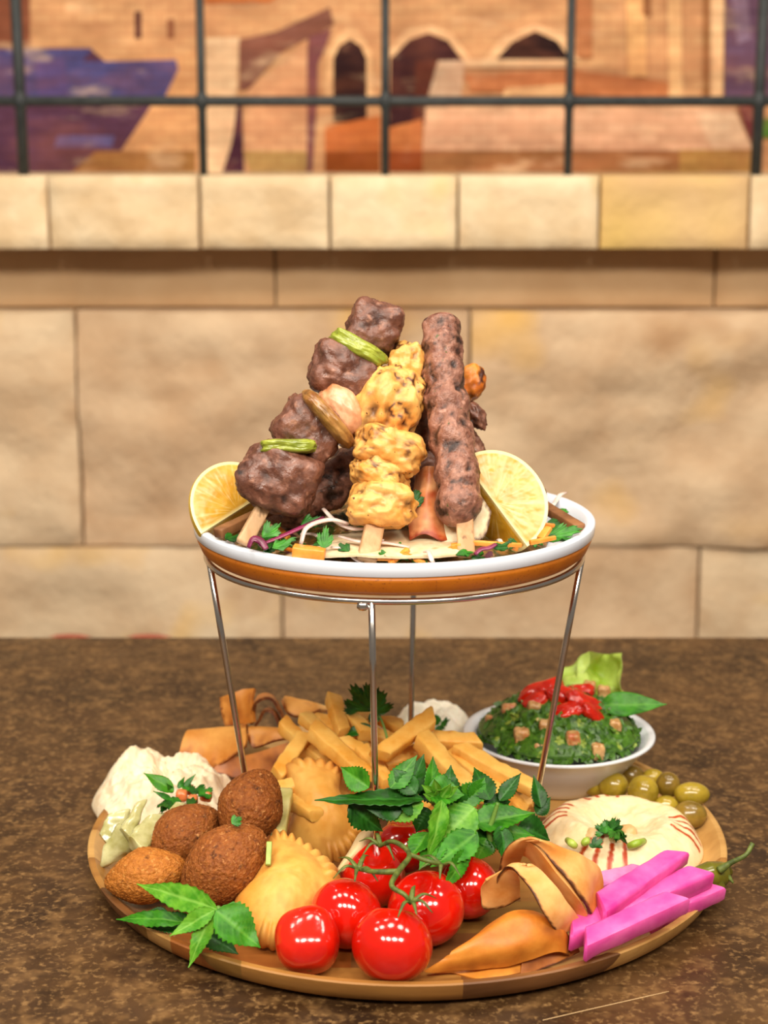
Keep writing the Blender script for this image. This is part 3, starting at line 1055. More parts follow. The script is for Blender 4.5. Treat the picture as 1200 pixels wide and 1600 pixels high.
def bread(name, label, curves, mat, th=.0014, seed=0, char=(0,), amt=.7, group=None, cat='bread', wob=.0016, nu=44, nv=36):
    vf, uv = loft(curves, nu, nv, th, wob, seed)
    msk = []
    for (u, v), p in zip(uv, vf[0]):
        e = 9
        if 0 in char: e = min(e, v)
        if 1 in char: e = min(e, 1 - v)
        if 2 in char: e = min(e, u)
        if 3 in char: e = min(e, 1 - u)
        g = noise.noise(Vector(p) * 420 + Vector((seed, 0, 0)))
        msk.append(max(0, min(1, (1.25 - e / .075) * amt + g * .7)) if e < .085 else max(0, fr(Vector(p) * 45, 3) - .35) * .8)
    o = mk(name, vf, mat, mask=msk, sharp=70)
    return tag(o, label, cat, group)


bread('flatbread_piece', 'pale charred flatbread piece lying on the plate at the front rim', [
    [P(440, 872, -.112), P(540, 868, -.115), P(640, 872, -.118), P(720, 868, -.112)],
    [P(470, 858, -.09), P(540, 850, -.09), P(640, 848, -.085), P(715, 846, -.085)],
    [P(520, 838, -.06), P(560, 832, -.06), P(640, 828, -.06), P(700, 826, -.06)]], m_bread, char=(2, 1), seed=1)
bread('flatbread_piece', 'curled flatbread piece with burnt edge between kofta skewer and lemon wedge', [
    [P(690, 860, -.088), P(725, 858, -.09), P(758, 836, -.085), P(768, 800, -.075)],
    [P(680, 830, -.078), P(715, 822, -.078), P(745, 800, -.072), P(752, 775, -.066)],
    [P(675, 800, -.065), P(705, 790, -.065), P(730, 775, -.06), P(738, 760, -.055)]], m_bread, char=(0, 3), seed=2)
bread('flatbread_piece', 'red sauced flatbread curling up between chicken and kofta skewers', [
    [P(640, 842, -.085), P(664, 835, -.083), P(690, 845, -.086), P(712, 840, -.08)],
    [P(640, 800, -.065), P(660, 785, -.07), P(680, 790, -.07), P(700, 800, -.065)],
    [P(650, 745, -.04), P(665, 730, -.05), P(690, 735, -.05), P(705, 745, -.045)]], m_bread_red, char=(0,), seed=3)


def strand(name, label, pts, w, h, mat, cat, group=None):
    o = mk(name, tube(pts, [w * .4, w * .5, w * .5, w * .35], 8, 14, flat=h / w), mat)
    return tag(o, label, cat, group)


for lab, pts in (
    ('thin red onion strip beside the beef stick on the plate', [P(405, 852, -.105), P(440, 838, -.098), P(475, 822, -.09), P(505, 808, -.08)]),
    ('glossy red onion curl by the front left rim next to beef stick', [P(388, 856, -.105), P(395, 842, -.103), P(408, 846, -.105), P(416, 858, -.11)]),
    ('pinkish onion chip beside the kofta stick at the front rim', [P(742, 866, -.109), P(752, 858, -.107), P(764, 856, -.106), P(775, 850, -.103)])):
    strand('red_onion_slice', lab, pts, .0052, .002, m_purple, 'onion')
for lab, pts in (
    ('white onion ring slice curving left of the chicken stick', [P(470, 850, -.1), P(480, 824, -.095), P(515, 812, -.088), P(545, 818, -.085)]),
    ('white onion slice arching under the chicken skewer', [P(505, 795, -.07), P(525, 815, -.08), P(550, 826, -.085), P(570, 826, -.085)]),
    ('translucent onion slice lying against the back right plate rim', [P(864, 790, .045), P(873, 776, .058), P(878, 772, .064), P(884, 770, .07)]),
    ('pale onion strip between lemon wedge tip and kofta stick', [P(640, 855, -.1), P(600, 848, -.1), P(560, 846, -.1), P(530, 838, -.09)])):
    strand('onion_slice', lab, pts, .004, .002, m_whiteonion, 'onion')
for lab, a, b, w, h in (
    ('thick orange carrot wedge at the front rim left of chicken stick', P(458, 862, -.112), P(508, 866, -.114), .0105, .008),
    ('long carrot strip running from kofta stick to lemon tip', P(738, 848, -.10), P(815, 852, -.098), .0038, .003),
    ('short carrot strip beside the kofta stick above the rim', P(706, 855, -.10), P(724, 850, -.1), .005, .004),
    ('carrot strip right of the lemon tip along the rim', P(828, 848, -.092), P(868, 840, -.085), .003, .003),
    ('carrot chip standing right of the lemon wedge', P(845, 842, -.075), P(858, 824, -.07), .006, .003),
    ('small carrot strip tucked under the chicken stick', P(590, 872, -.113), P(622, 873, -.115), .004, .003)):
    tag(mk('carrot_strip', stick(a, b, w, h, rnd=.2, taper=(1, .8)), m_carrot), lab, 'carrot')

pl = [  # base, tip, width px, Y, dark?, label
    ((410, 840), (438, 818), 26, -.095, 0, 'green parsley leaf above the red onion strip on the left'),
    ((425, 856), (462, 842), 22, -.104, 0, 'parsley leaf lying along the red onion strip at the rim'),
    ((352, 842), (375, 834), 20, -.08, 1, 'dark parsley leaf below the left lemon wedge'),
    ((505, 858), (510, 822), 22, -.104, 0, 'bright parsley sprig upright left of the chicken stick'),
    ((470, 820), (500, 808), 20, -.085, 1, 'dark parsley leaf under the beef skewer'),
    ((640, 792), (655, 765), 26, -.07, 1, 'dark parsley leaf in the shade right of the chicken'),
    ((846, 842), (908, 826), 34, -.062, 0, 'large bright parsley leaf over the right plate rim'),
    ((868, 800), (884, 794), 22, .03, 0, 'parsley leaf at the back right plate rim'),
    ((510, 690), (505, 668), 18, -.055, 1, 'parsley leaf stuck on the dark meat behind the beef'),
    ((770, 855), (800, 846), 14, -.102, 1, 'small parsley scrap in front of the lemon tip'),
    ((712, 866), (740, 862), 12, -.112, 0, 'narrow parsley scrap at the foot of the kofta stick'),
    ((545, 862), (530, 850), 16, -.105, 1, 'parsley scrap on the flatbread left of chicken stick'),
]
for i, (b, t, w, Y, dk, lab) in enumerate(pl):
    p0, p1 = P(b[0], b[1], Y - .004), P(t[0], t[1], Y + .004)
    tag(mk('parsley_leaf', parsley(p0, p1, Vector((0, -.5, .8)), w / S(p0) * 1.2, i, .0006), m_green_dark if dk else m_green), lab, 'parsley')

rs = random.Random(12)
sides = (('left of the chicken stick', -.085, -.015), ('between the chicken and kofta sticks', -.005, .045), ('right of the kofta stick', .055, .105))
tall = {}
for i in range(34):
    nm, xa, xb = sides[i % 3]
    x = rs.uniform(xa, xb)
    y = -math.sqrt(max(0, (PR - rs.uniform(.016, .045)) ** 2 - x * x))
    c = Vector((PX + x, y, PZ - rs.uniform(-.003, .004)))
    an = rs.uniform(0, 6.28)
    d = Vector((math.cos(an), .5 * math.sin(an), .35 * math.sin(an * 2)))
    kind = i % 4
    if kind < 2:
        tag(mk('parsley_leaf', parsley(c, c + d * .009, Vector((0, -.5, .8)), rs.uniform(.007, .012), i, .0006), m_green_dark if kind else m_green),
            ('dark ' if kind else 'bright ') + 'green parsley scrap in the salad ' + nm, 'parsley', 'parsley scraps in the plate salad')
    elif kind == 2:
        strand('onion_slice', 'white onion shred in the salad ' + nm, [c - d * .010, c + Vector((0, 0, .003)), c + d * .008 + Vector((0, -.003, .001)), c + d * .014], .0034, .0018, m_whiteonion, 'onion', 'onion shreds in the plate salad')
    else:
        tag(mk('carrot_strip', stick(c - d * .010, c + d * .012, .0034, .0026, rnd=.2), m_carrot), 'fine carrot shred in the salad ' + nm, 'carrot', 'carrot shreds in the plate salad')

# ================================================================== FOOD ON THE WOODEN TRAY
# ---- tomatoes on the vine
m_tom = M('tomato_skin', '#c21005', '#d81a08', scale=30, rough=.12, spec=.6, coat=.35, sss=.12, sssr=(1, .15, .08), mask='#7c3a10', bump=.03, bscale=60)
m_tom2 = M('tomato_skin_ripe', '#c41408', '#dc220c', scale=30, rough=.15, spec=.6, coat=.35, sss=.12, sssr=(1, .15, .08), bump=.35, bscale=30, mask='#7c3a10', dist=.002)
m_vine = M('vine_green', '#3c4a18', '#6a7830', scale=200, rough=.55)


def tomato(px, py, rpx, label, z0=ZF, pole=(0, 0, 1), mat=None, squash=.93, seed=0, square=2.0, lump=.02):
    r = rpx / 2400
    for _ in range(4):
        c = G(px, py, z0 + r * .96)
        r = rpx / S(c)
    x, y, z = frame(pole, (0, 1, 0))
    v, f = ico(5)
    V, msk = [], []
    for p in v:
        d = Vector(p)
        k = (abs(d.x) ** square + abs(d.y) ** square + abs(d.z) ** square) ** (-1 / square)
        s = 1 + lump * noise.noise(d * 1.3 + Vector((seed, 0, 0)))
        ct = d.z
        s -= .22 * max(0, (ct - .86) / .14) ** 1.4            # stem hollow
        s -= .04 * max(0, (-ct - .9) / .1)
        q = d * k * s
        V.append(c + x * (q.x * r) + y * (q.y * r) + z * (q.z * r * squash))
        msk.append(max(0, (-ct - .992) / .008))
    # sits on the tray
    low = min(p.z for p in V)
    V = [p + Vector((0, 0, z0 - low - .0003)) for p in V] if abs(low - z0) < .004 else V
    o = mk('tomato', (V, f), mat or m_tom, mask=msk)
    return tag(o, label, 'tomato', 'tomatoes on the tray'), c, r


tomato(613, 1475, 64, 'largest round red tomato, front centre at the tray rim', pole=(.1, .5, .8))
tomato(480, 1475, 49, 'small squarish red tomato left of the largest tomato', pole=(-.1, .7, .6), mat=m_tom2, squash=1.04, square=2.5, lump=.05, seed=4)
tomato(541, 1428, 57, 'tomato between the pastry and the largest tomato, with pale scar', pole=(.3, .6, .5))
tomato(666, 1418, 61, 'tomato behind and right of the largest one, under the vine end', pole=(-.35, -.25, .9))
tomato(583, 1366, 52, 'tomato below the vine, beside the pale pastry tip', pole=(.1, -.3, .9))
tomato(630, 1320, 44, 'rearmost tomato, half hidden by mint and vine', pole=(0, .2, 1), z0=ZF + .012)
tomato(731, 1386, 50, 'tomato tucked under the mint beside the folded bread', pole=(-.4, -.3, .85))
vine = thing('tomato_vine', 'green vine stalk with sepals lying across the red tomatoes', 'vine', G(625, 1365, .066))
vp = lambda px, py, z: G(px, py, z)
mk('stem', tube([vp(592, 1322, .066), vp(615, 1315, .072), vp(640, 1335, .070), vp(622, 1362, .068), vp(612, 1384, .066), vp(632, 1398, .064), vp(642, 1412, .058)], [.0012, .0015, .0017, .0019, .0016, .0014, .0012], 8, 40), m_vine, vine)
mk('stem', tube([vp(560, 1358, .062), vp(585, 1362, .066), vp(622, 1362, .068)], [.0012, .0017, .0020], 8, 20), m_vine, vine)
mk('stem', tube([vp(640, 1335, .070), vp(668, 1345, .069), vp(688, 1350, .066)], [.0015, .0015, .0014], 8, 20), m_vine, vine)


def sepals(px, py, z, angs, L):
    c = vp(px, py, z)
    for a in angs:
        d = Vector((math.cos(a), math.sin(a) * 1.2, 0))
        mk('sepal', tube([c, c + d * (L * .5) + UP * (.004), c + d * L + UP * (.002 - .006 * random.random())], [.0020, .0014, .0004], 6, 10, flat=.5), m_vine, vine)


sepals(560, 1358, .060, (1.2, 2.4, 3.6, 4.6, 5.5), .017)
sepals(642, 1410, .057, (.3, 1.4, 4.2, 4.9, 5.6), .016)
sepals(690, 1352, .064, (2.6, 3.6, 4.6, 5.6), .015)
sepals(594, 1322, .064, (1.8, 2.8, 3.8, 5.4), .014)

# ---- kibbeh
m_kib = M('fried_kibbeh', '#6e350e', '#a86022', scale=230, detail=8, lo=.25, hi=.75, rough=.6, spec=.35, bump=1.0, bscale=300, dist=.0022, speck=[('#c88a4e', 280, .62, .74), ('#3c1a08', 160, .60, .78)], mask='#b57436')
m_kib2 = M('fried_kibbeh_orange', '#94500f', '#cc8030', scale=230, detail=8, lo=.25, hi=.75, rough=.6, spec=.35, bump=1.0, bscale=300, dist=.0022, speck=[('#d89a50', 280, .60, .74), ('#4c220a', 160, .60, .78)], mask='#c88436')


def kibbeh(px, py, lpx, wpx, ang, z, label, seed, mat, pt=.25, tilt=0):
    """pointed egg of fried bulgur; ang = direction of its long axis in the picture, degrees"""
    c = G(px, py, z)
    s = S(c)
    a = math.radians(ang)
    d = Vector((math.cos(a), math.sin(a) * (_s + .30), math.sin(a) * (_c - .1) + tilt)).normalized()
    x, y, zz = frame(d, (0, 0, 1))
    v, f = ico(6)
    V, msk = [], []
    for p in v:
        q = Vector(p)
        t = q.z
        w = (1 - abs(t) ** 2.0) ** .5
        prof_ = w * (1 - pt * abs(t) ** 1.4)
        rr = prof_ / max(w, 1e-4)
        g = fr(q * 34 + Vector((seed, 0, 0)), 4)
        k = 1 + .032 * g + .03 * noise.noise(q * 1.6 + Vector((seed, 2, 0)))
        V.append(c + x * (q.x * rr * wpx / s * k) + y * (q.y * rr * wpx / s * k) + zz * (t * lpx / s * k))
        msk.append(max(0, min(.6, (g - .25) * 1.5)))
    return tag(mk('kibbeh', (V, f), mat, mask=msk), label, 'kibbeh', 'fried kibbeh on the left of the tray')


kibbeh(391, 1262, 64, 51, 68, .058, 'rearmost dark brown kibbeh leaning by the stand leg', 2, m_kib)
kibbeh(351, 1352, 80, 58, 42, .042, 'large smooth brown kibbeh in the middle above the mint sprig', 5, m_kib)
kibbeh(287, 1306, 64, 46, 35, .036, 'kibbeh between the pale pickles and the large middle kibbeh', 8, m_kib)
kibbeh(229, 1368, 66, 44, 12, .030, 'orange-brown kibbeh lying lowest on the left beside the tray rim', 11, m_kib2, .30)
tag(mk('parsley_leaf', parsley(G(362, 1287, .072), G(377, 1276, .075), Vector((0, -.6, .8)), .008, 3, .0006), m_green), 'tiny parsley scrap stuck on the brown kibbeh', 'parsley')

# ---- pale pickled pieces
m_pick = M('pale_pickle', '#a09a58', '#cfcb98', scale=60, detail=4, rough=.16, spec=.6, sss=.5, sssr=(1, .9, .5), bump=.15, bscale=160, dist=.0008)
for i, (a, b, z0, z1, w, h, tp, lab) in enumerate((
        ((160, 1338), (212, 1302), .020, .034, 46, 18, (.6, 1.15), 'pale pickle wedge lowest by the tray rim and the orange kibbeh'),
        ((166, 1318), (188, 1268), .026, .044, 36, 14, (1, .8), 'broad pale pickle slice standing against the dip on the left'),
        ((196, 1306), (222, 1252), .036, .052, 24, 12, (1.1, .5), 'tall thin pale pickle sliver standing in the middle'),
        ((212, 1326), (242, 1276), .034, .046, 34, 16, (1, .75), 'pale pickle slice leaning right next to the kibbeh'),
        ((238, 1306), (256, 1272), .036, .044, 26, 12, (1, .7), 'small pale pickle slice behind the leaning one'),
        ((252, 1292), (282, 1256), .042, .050, 20, 10, (1, .7), 'pale pickle sliver between the dip and two kibbeh'))):
    p0, p1 = G(*a, z0), G(*b, z1)
    s_ = S(p0)
    tag(mk('pickle_piece', stick(p0, p1, w / s_, h * 1.5 / s_, up=(.1, -.9, .4), taper=tp, rnd=.5, rough=.07, seed=i * 5, skew=.25), m_pick, sharp=50), lab, 'pickle', 'pale pickled pieces at the left rim')

# ---- crimped pastries
m_past = M('fried_pastry', '#d89638', '#ebb65e', scale=34, detail=5, lo=.3, hi=.7, rough=.5, spec=.4, bump=.25, bscale=240, dist=.0008, sss=.1, mask='#b26420', speck=[('#c8843a', 50, .60, .80)])


def pastry(name, label, px_pts, p0, n, thick, crimp, seed, mat=None, cat='pastry', back=.5):
    n = Vector(n).normalized()
    vf = pillow([PL(x, y, p0, n) for x, y in px_pts], n, thick, back, crimp, seed=seed)
    msk = []
    for k, p in enumerate(vf[0]):
        q = ((k // 300) % 21) / 20
        msk.append(max(0, min(.8, q ** 7 * .7 + fr(Vector(p) * 75 + Vector((seed, 0, 0)), 3) * .55 - .12)))
    return tag(mk(name, vf, mat or m_past, mask=msk), label, cat)


pastry('crimped_pastry', 'golden crimped pastry standing against the fries behind the tomatoes', [(447, 1195), (478, 1187), (512, 1192), (535, 1203), (531, 1237), (550, 1266), (573, 1290), (562, 1322), (534, 1352), (498, 1346), (463, 1328), (450, 1300), (461, 1256), (450, 1222)],
       P(500, 1350, -.034), (.05, -.72, .69), .022, ((.02, .22, 5), (.46, .62, 6)), 3, back=.3)
pastry('crimped_pastry', 'pale golden crimped pastry in front with its point by the mint sprig', [(424, 1306), (456, 1311), (492, 1334), (524, 1362), (528, 1396), (502, 1427), (472, 1456), (440, 1479), (404, 1473), (374, 1442), (367, 1408), (391, 1385), (409, 1350)],
       G(410, 1475, .014), (.05, -.38, .92), .020, ((.0, .28, 9), (.48, .62, 4)), 6, back=.2)
pastry('pastry_roll', 'pale pastry tip poking out between crimped pastry and tomatoes', [(585, 1296), (578, 1322), (560, 1352), (536, 1362), (527, 1358), (545, 1330), (562, 1302)],
       G(540, 1360, .035), (.2, -.6, .75), .008, (), 9, M('pale_pastry', '#e0bc80', '#f0d8a6', scale=40, rough=.5, sss=.1))

# ---- fries
m_fry = M('potato_fry', '#dc9630', '#f2c468', scale=45, detail=4, lo=.3, hi=.7, rough=.5, spec=.4, bump=.25, bscale=260, dist=.0007, sss=.2, speck=[('#c07a28', 60, .63, .78)])
zf = lambda py: .046 + max(-.2, min(1, (1240 - py) / 140)) * .034


def fry(a, b, wpx, dz=0, lab=None, seed=0, z0=None, z1=None):
    p0 = G(a[0], a[1], (zf(a[1]) if z0 is None else z0) + dz)
    p1 = G(b[0], b[1], (zf(b[1]) if z1 is None else z1) + dz)
    w = wpx / S(p0)
    vf = stick(p0, p1, w, w * .9, up=(.3, -.4, .8), taper=(1, .88), bend=.0012 * math.sin(seed * 3), rough=.05, seed=seed, rnd=.3, skew=.3 * math.sin(seed * 5))
    o = mk('potato_fry', vf, m_fry, sharp=50)
    return tag(o, lab or 'golden potato fry jumbled among the others in the heap', 'fry', 'potato fries heaped in the middle of the tray')


fries = [
    ((487, 1138), (570, 1212), 29, .008, 'thick pale fry slanting down behind the crimped pastry'),
    ((474, 1150), (432, 1212), 25, 0, 'short fry slanting left beside the standing crimped pastry'),
    ((520, 1092), (536, 1146), 24, .004, 'fry poking highest out of the left of the heap'),
    ((676, 1120), (592, 1180), 29, .014, 'fry lying across the front leg, tilted up to the right'),
    ((563, 1172), (608, 1226), 26, .004, 'pale fry behind the front leg above the mint'),
    ((655, 1150), (742, 1245), 31, .012, 'long thick fry slanting from heap top down to the mint'),
    ((702, 1178), (786, 1246), 25, .002, 'fry just right of the longest thick fry'),
    ((718, 1170), (832, 1232), 27, .006, 'long fry pointing right toward the right stand leg'),
    ((672, 1158), (748, 1160), 26, .004, 'level fry next to the tabbouleh bowl'),
    ((424, 1232), (462, 1227), 24, 0, 'stubby fry beside the rear kibbeh'),
    ((594, 1196), (655, 1176), 24, .0, 'short fry under the tilted one, right of the front leg'),
    ((800, 1258), (842, 1246), 25, -.004, 'stubby fry near the right stand leg and hummus'),
    ((770, 1226), (822, 1272), 22, -.004, 'fry half hidden by the mint near the hummus'),
    ((503, 1122), (540, 1170), 24, .0, 'fry behind the thick pale slanting fry on the left'),
    ((546, 1118), (572, 1150), 24, .002, 'fry between the parsley sprig and the front stand leg'),
    ((441, 1130), (474, 1162), 24, -.004, 'fry nearest the folded bread at the back left'),
    ((474, 1120), (500, 1142), 22, .0, 'short fry at the left end of the heap top'),
    ((534, 1160), (566, 1176), 26, .004, 'fry crossing low just left of the front stand leg'),
    ((482, 1172), (520, 1200), 25, -.006, 'fry buried under the thick pale slanting fry'),
    ((600, 1190), (632, 1226), 22, -.006, 'fry standing just above the mint right of the leg'),
    ((630, 1140), (600, 1125), 22, -.004, 'small fry at the heap top right of the parsley'),
    ((620, 1165), (680, 1190), 24, -.01, 'fry crossing under the longest thick fry'),
    ((560, 1140), (620, 1160), 24, -.006, 'fry lying level behind the front stand leg'),
    ((700, 1205), (745, 1260), 24, -.008, 'fry sinking into the mint below the longest thick fry'),
    ((460, 1180), (450, 1225), 24, -.012, 'fry upright in the gap above the standing pastry'),
    ((640, 1200), (700, 1240), 24, -.012, 'fry low between the mint top and the longest thick fry'),
    ((580, 1130), (560, 1105), 22, -.002, 'fry poking up beside the parsley stem'),
    ((735, 1200), (790, 1225), 24, -.012, 'fry beneath the long one pointing to the right leg'),
]
for i, (a, b, w, dz, lab) in enumerate(fries):
    fry(a, b, w, dz, lab, i + 1)
rf = random.Random(3)
for i in range(20):          # the lower layers of the heap
    px, py = rf.uniform(470, 760), rf.uniform(1165, 1275)
    an = rf.uniform(0, math.pi)
    L = rf.uniform(28, 45)
    z = rf.uniform(.014, .040)
    dy = (.046 - z) * 1900 * .55
    fry((px - L * math.cos(an), py - L * .5 * math.sin(an) + dy), (px + L * math.cos(an), py + L * .5 * math.sin(an) + dy), 24, 0, 'fry in the lower layer of the heap, ' + ('left of the front stand leg' if px < 585 else 'behind the mint bunch' if px < 690 else 'toward the tabbouleh bowl'), 50 + i, z, z + rf.uniform(-.006, .006))
m_gstick = M('pickled_stalk', '#b8b060', '#dcd490', scale=60, rough=.4, sss=.2)
tag(mk('pickle_stick', stick(G(446, 1238, .05), G(434, 1306, .04), .0105, .009, rnd=.3), m_gstick), 'pale green pickle stick wedged between kibbeh and standing pastry', 'pickle')
tag(mk('celery_stalk', stick(G(421, 1316, .060), G(419, 1352, .05), .0035, .003, rnd=.3), M('celery', '#93a848', '#b4c46c', rough=.4)), 'thin green stalk between large kibbeh and front pastry', 'stalk')

# ---- fried flat bread at the back left
m_fbread = M('fried_flatbread', '#bf7426', '#e0a04e', scale=26, detail=5, rough=.45, spec=.4, bump=.2, bscale=200, dist=.0008, mask='#7a3c12', speck=[('#97501a', 40, .56, .74), ('#eab870', 22, .64, .78)])
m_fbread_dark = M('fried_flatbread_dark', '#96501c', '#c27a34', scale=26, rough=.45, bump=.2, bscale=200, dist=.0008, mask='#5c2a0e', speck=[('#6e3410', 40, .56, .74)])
bread('fried_bread', 'rolled orange fried bread sheet nearest the pale dip at back left', [
    [P(276, 1196, .10), P(300, 1206, .095), P(342, 1198, .088), P(384, 1166, .085)],
    [P(284, 1165, .11), P(320, 1175, .10), P(350, 1170, .095), P(386, 1150, .09)],
    [P(293, 1143, .125), P(320, 1142, .12), P(350, 1139, .115), P(386, 1134, .11)],
    [P(300, 1152, .145), P(330, 1150, .14), P(360, 1146, .135), P(390, 1140, .125)]], m_fbread, .0022, 11, char=(0,))
bread('fried_bread', 'upright fried bread sheet, hindmost behind the left stand leg', [
    [P(352, 1134, .135), P(372, 1132, .13), P(390, 1130, .125), P(398, 1128, .12)],
    [P(346, 1110, .14), P(365, 1108, .135), P(385, 1100, .13), P(396, 1098, .125)],
    [P(344, 1090, .145), P(362, 1084, .14), P(382, 1078, .14), P(398, 1076, .135)]], m_fbread, .0022, 12, char=(2,))
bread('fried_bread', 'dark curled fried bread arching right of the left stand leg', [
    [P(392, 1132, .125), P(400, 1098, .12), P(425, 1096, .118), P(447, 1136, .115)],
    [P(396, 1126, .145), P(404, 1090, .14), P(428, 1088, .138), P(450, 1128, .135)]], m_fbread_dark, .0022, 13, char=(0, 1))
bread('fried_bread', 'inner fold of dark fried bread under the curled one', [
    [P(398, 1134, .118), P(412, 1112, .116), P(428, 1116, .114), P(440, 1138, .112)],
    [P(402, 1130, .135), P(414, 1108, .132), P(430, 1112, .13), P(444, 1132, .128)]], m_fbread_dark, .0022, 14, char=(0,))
bread('fried_bread', 'pointed strip of fried bread between stand leg and fries', [
    [P(388, 1150, .092), P(396, 1168, .088), P(425, 1160, .084), P(458, 1150, .08)],
    [P(388, 1138, .10), P(410, 1140, .096), P(435, 1142, .09), P(458, 1147, .084)],
    [P(392, 1136, .115), P(412, 1138, .11), P(436, 1140, .105), P(458, 1145, .10)]], m_fbread, .0022, 15, char=(0,))
bread('fried_bread', 'dark sheet standing for the shade below the fried bread strip', [  # dark bread-coloured sheet put in for the shadow under the strip
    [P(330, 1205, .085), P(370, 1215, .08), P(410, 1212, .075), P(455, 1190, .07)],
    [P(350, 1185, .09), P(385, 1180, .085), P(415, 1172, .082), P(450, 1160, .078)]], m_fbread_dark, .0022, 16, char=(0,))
bread('fried_bread', 'small orange bread scrap lying on top behind the fries', [
    [P(440, 1094, .135), P(452, 1116, .13), P(475, 1118, .125), P(500, 1110, .12)],
    [P(444, 1090, .15), P(465, 1092, .145), P(485, 1096, .14), P(520, 1108, .135)]], m_fbread, .0022, 17, char=(0,))

# ---- dips
m_baba = M('smoky_dip', '#e4cba4', '#f4e6c8', scale=110, detail=6, rough=.5, spec=.4, bump=.5, bscale=240, dist=.0012, sss=.15, speck=[('#a8855c', 260, .70, .78)])
cb = G(258, 1246, .014)
cb.z = .0095


def pb(q, th):
    e = (1 - q ** 2.6) ** .75
    pk = .42 * math.exp(-((q * math.cos(th) + .45) ** 2 + (q * math.sin(th) - .35) ** 2) / .07)
    ridge = .16 * math.exp(-((q - .62) / .16) ** 2) * (.6 + .4 * math.sin(th * 3))
    return e * (.78 + ridge + pk - .16 * math.exp(-q * q / .10))


vf, _ = mound(cb, .0555, .036, pb, .0078, 64, 60, 180, 2.2, .10)
tag(mk('aubergine_dip', vf, m_baba), 'heap of pale chunky aubergine dip at the back left rim', 'dip', kind='thing')
dice = M('tomato_dice', '#d0652e', '#e89058', scale=120, rough=.25, sss=.2, spec=.6)
for (x, y, r, lab) in ((284, 1243, 9, 'diced tomato in the garnish on the pale dip, left piece'), (301, 1250, 8, 'diced tomato in the garnish on the pale dip, middle piece'), (322, 1243, 9, 'diced tomato in the garnish on the pale dip, right piece'), (296, 1234, 7, 'diced tomato behind the garnish on the pale dip')):
    c = G(x, y, .045)
    tag(mk('tomato_dice', blob(c, (r / S(c),) * 3, None, 4, ((.12, 2),), x, 3), dice), lab, 'tomato')
m_mint = M('mint_leaf', '#1c5c08', '#3b8816', scale=90, detail=4, rough=.42, spec=.28, bump=.25, bscale=260, dist=.0006, mask='#68a838', sss=.08)
m_mint_dark = M('mint_leaf_dark', '#0e3606', '#1f5c0c', scale=90, detail=4, rough=.4, spec=.28, bump=.25, bscale=260, dist=.0006, mask='#3f8230')
m_mint_pale = M('mint_leaf_pale', '#367f0e', '#68a62a', scale=90, detail=4, rough=.42, spec=.28, bump=.25, bscale=260, dist=.0006, mask='#94c858', sss=.1)
m_stem = M('mint_stem', '#4c7a24', '#7ca448', scale=100, rough=.5)


def tagleaf(name, vfm, mat, parent=None, label=None, cat=None, group=None):
    return tag(mk(name, vfm[0], mat, parent, mask=vfm[1]), label, cat, group)


g1 = thing('herb_garnish', 'sprig of mint and parsley stuck into the pale chunky dip', 'herb', G(280, 1246, .042))
tagleaf('leaf', leaf(G(272, 1236, .050), G(224, 1208, .062), (0, -.7, .7), .0105), m_mint, g1)
for b, t in (((278, 1232), (288, 1214)), ((285, 1232), (306, 1210)), ((270, 1238), (262, 1226)), ((268, 1250), (240, 1236)), ((262, 1256), (248, 1262))):
    tagleaf('leaf', leaf(G(*b, .048), G(*t, .056), (0, -.8, .6), .004, serr=0, nl=10, na=3), m_green, g1)
for k, (b, t, w) in enumerate((((300, 1240), (318, 1226), .012), ((310, 1244), (332, 1232), .010), ((262, 1248), (252, 1268), .010), ((270, 1244), (276, 1262), .009), ((298, 1248), (302, 1262), .008), ((290, 1236), (298, 1222), .009))):
    mk('leaf', parsley(G(*b, .048), G(*t, .050), Vector((0, -.6, .8)), w, k + 9, .0006), m_green if k % 2 else m_green_dark, g1)

m_lab = M('white_dip', '#e6dcc4', '#f6f0de', scale=90, rough=.45, spec=.4, bump=.3, bscale=160, dist=.001, sss=.2)
cl = P(678, 1150, .172)
cl.z = ZF
vf, _ = mound(cl, .044, .041, lambda q, th: (1 - q ** 2.2) ** .8 * (.9 + .18 * math.exp(-((q - .55) / .2) ** 2)), .006, 60, 36, 96, 4.4, .12)
tag(mk('white_dip', vf, m_lab), 'white creamy dip behind the fries beside the tabbouleh bowl', 'dip', kind='thing')
g2 = thing('herb_garnish', 'small green parsley garnish on the white dip', 'herb', P(686, 1128, .14))
for k, (b, t) in enumerate((((686, 1132), (678, 1118)), ((688, 1132), (702, 1124)), ((684, 1134), (690, 1146)))):
    mk('leaf', parsley(P(*b, .134), P(*t, .130), Vector((0, -.6, .8)), .009, k, .0006), m_green, g2)

# ---- hummus with paprika
m_hum = M('hummus', '#ecd09c', '#f6e2b8', scale=70, rough=.42, spec=.4, bump=.2, bscale=200, dist=.0008, sss=.15, mask='#b8420e')
ch = G(968, 1308, .016)
ch.z = .0105
HR = .060


def ph(q, th):
    edge = (1 - q ** 5) ** .9
    well = .62 * math.exp(-(q / .44) ** 3)
    sw = .10 * math.sin(th + q * 7) * math.exp(-((q - .5) / .28) ** 2) + .04 * math.sin(3 * th + q * 16) * (q < .9)
    return edge * (.98 - well + sw)


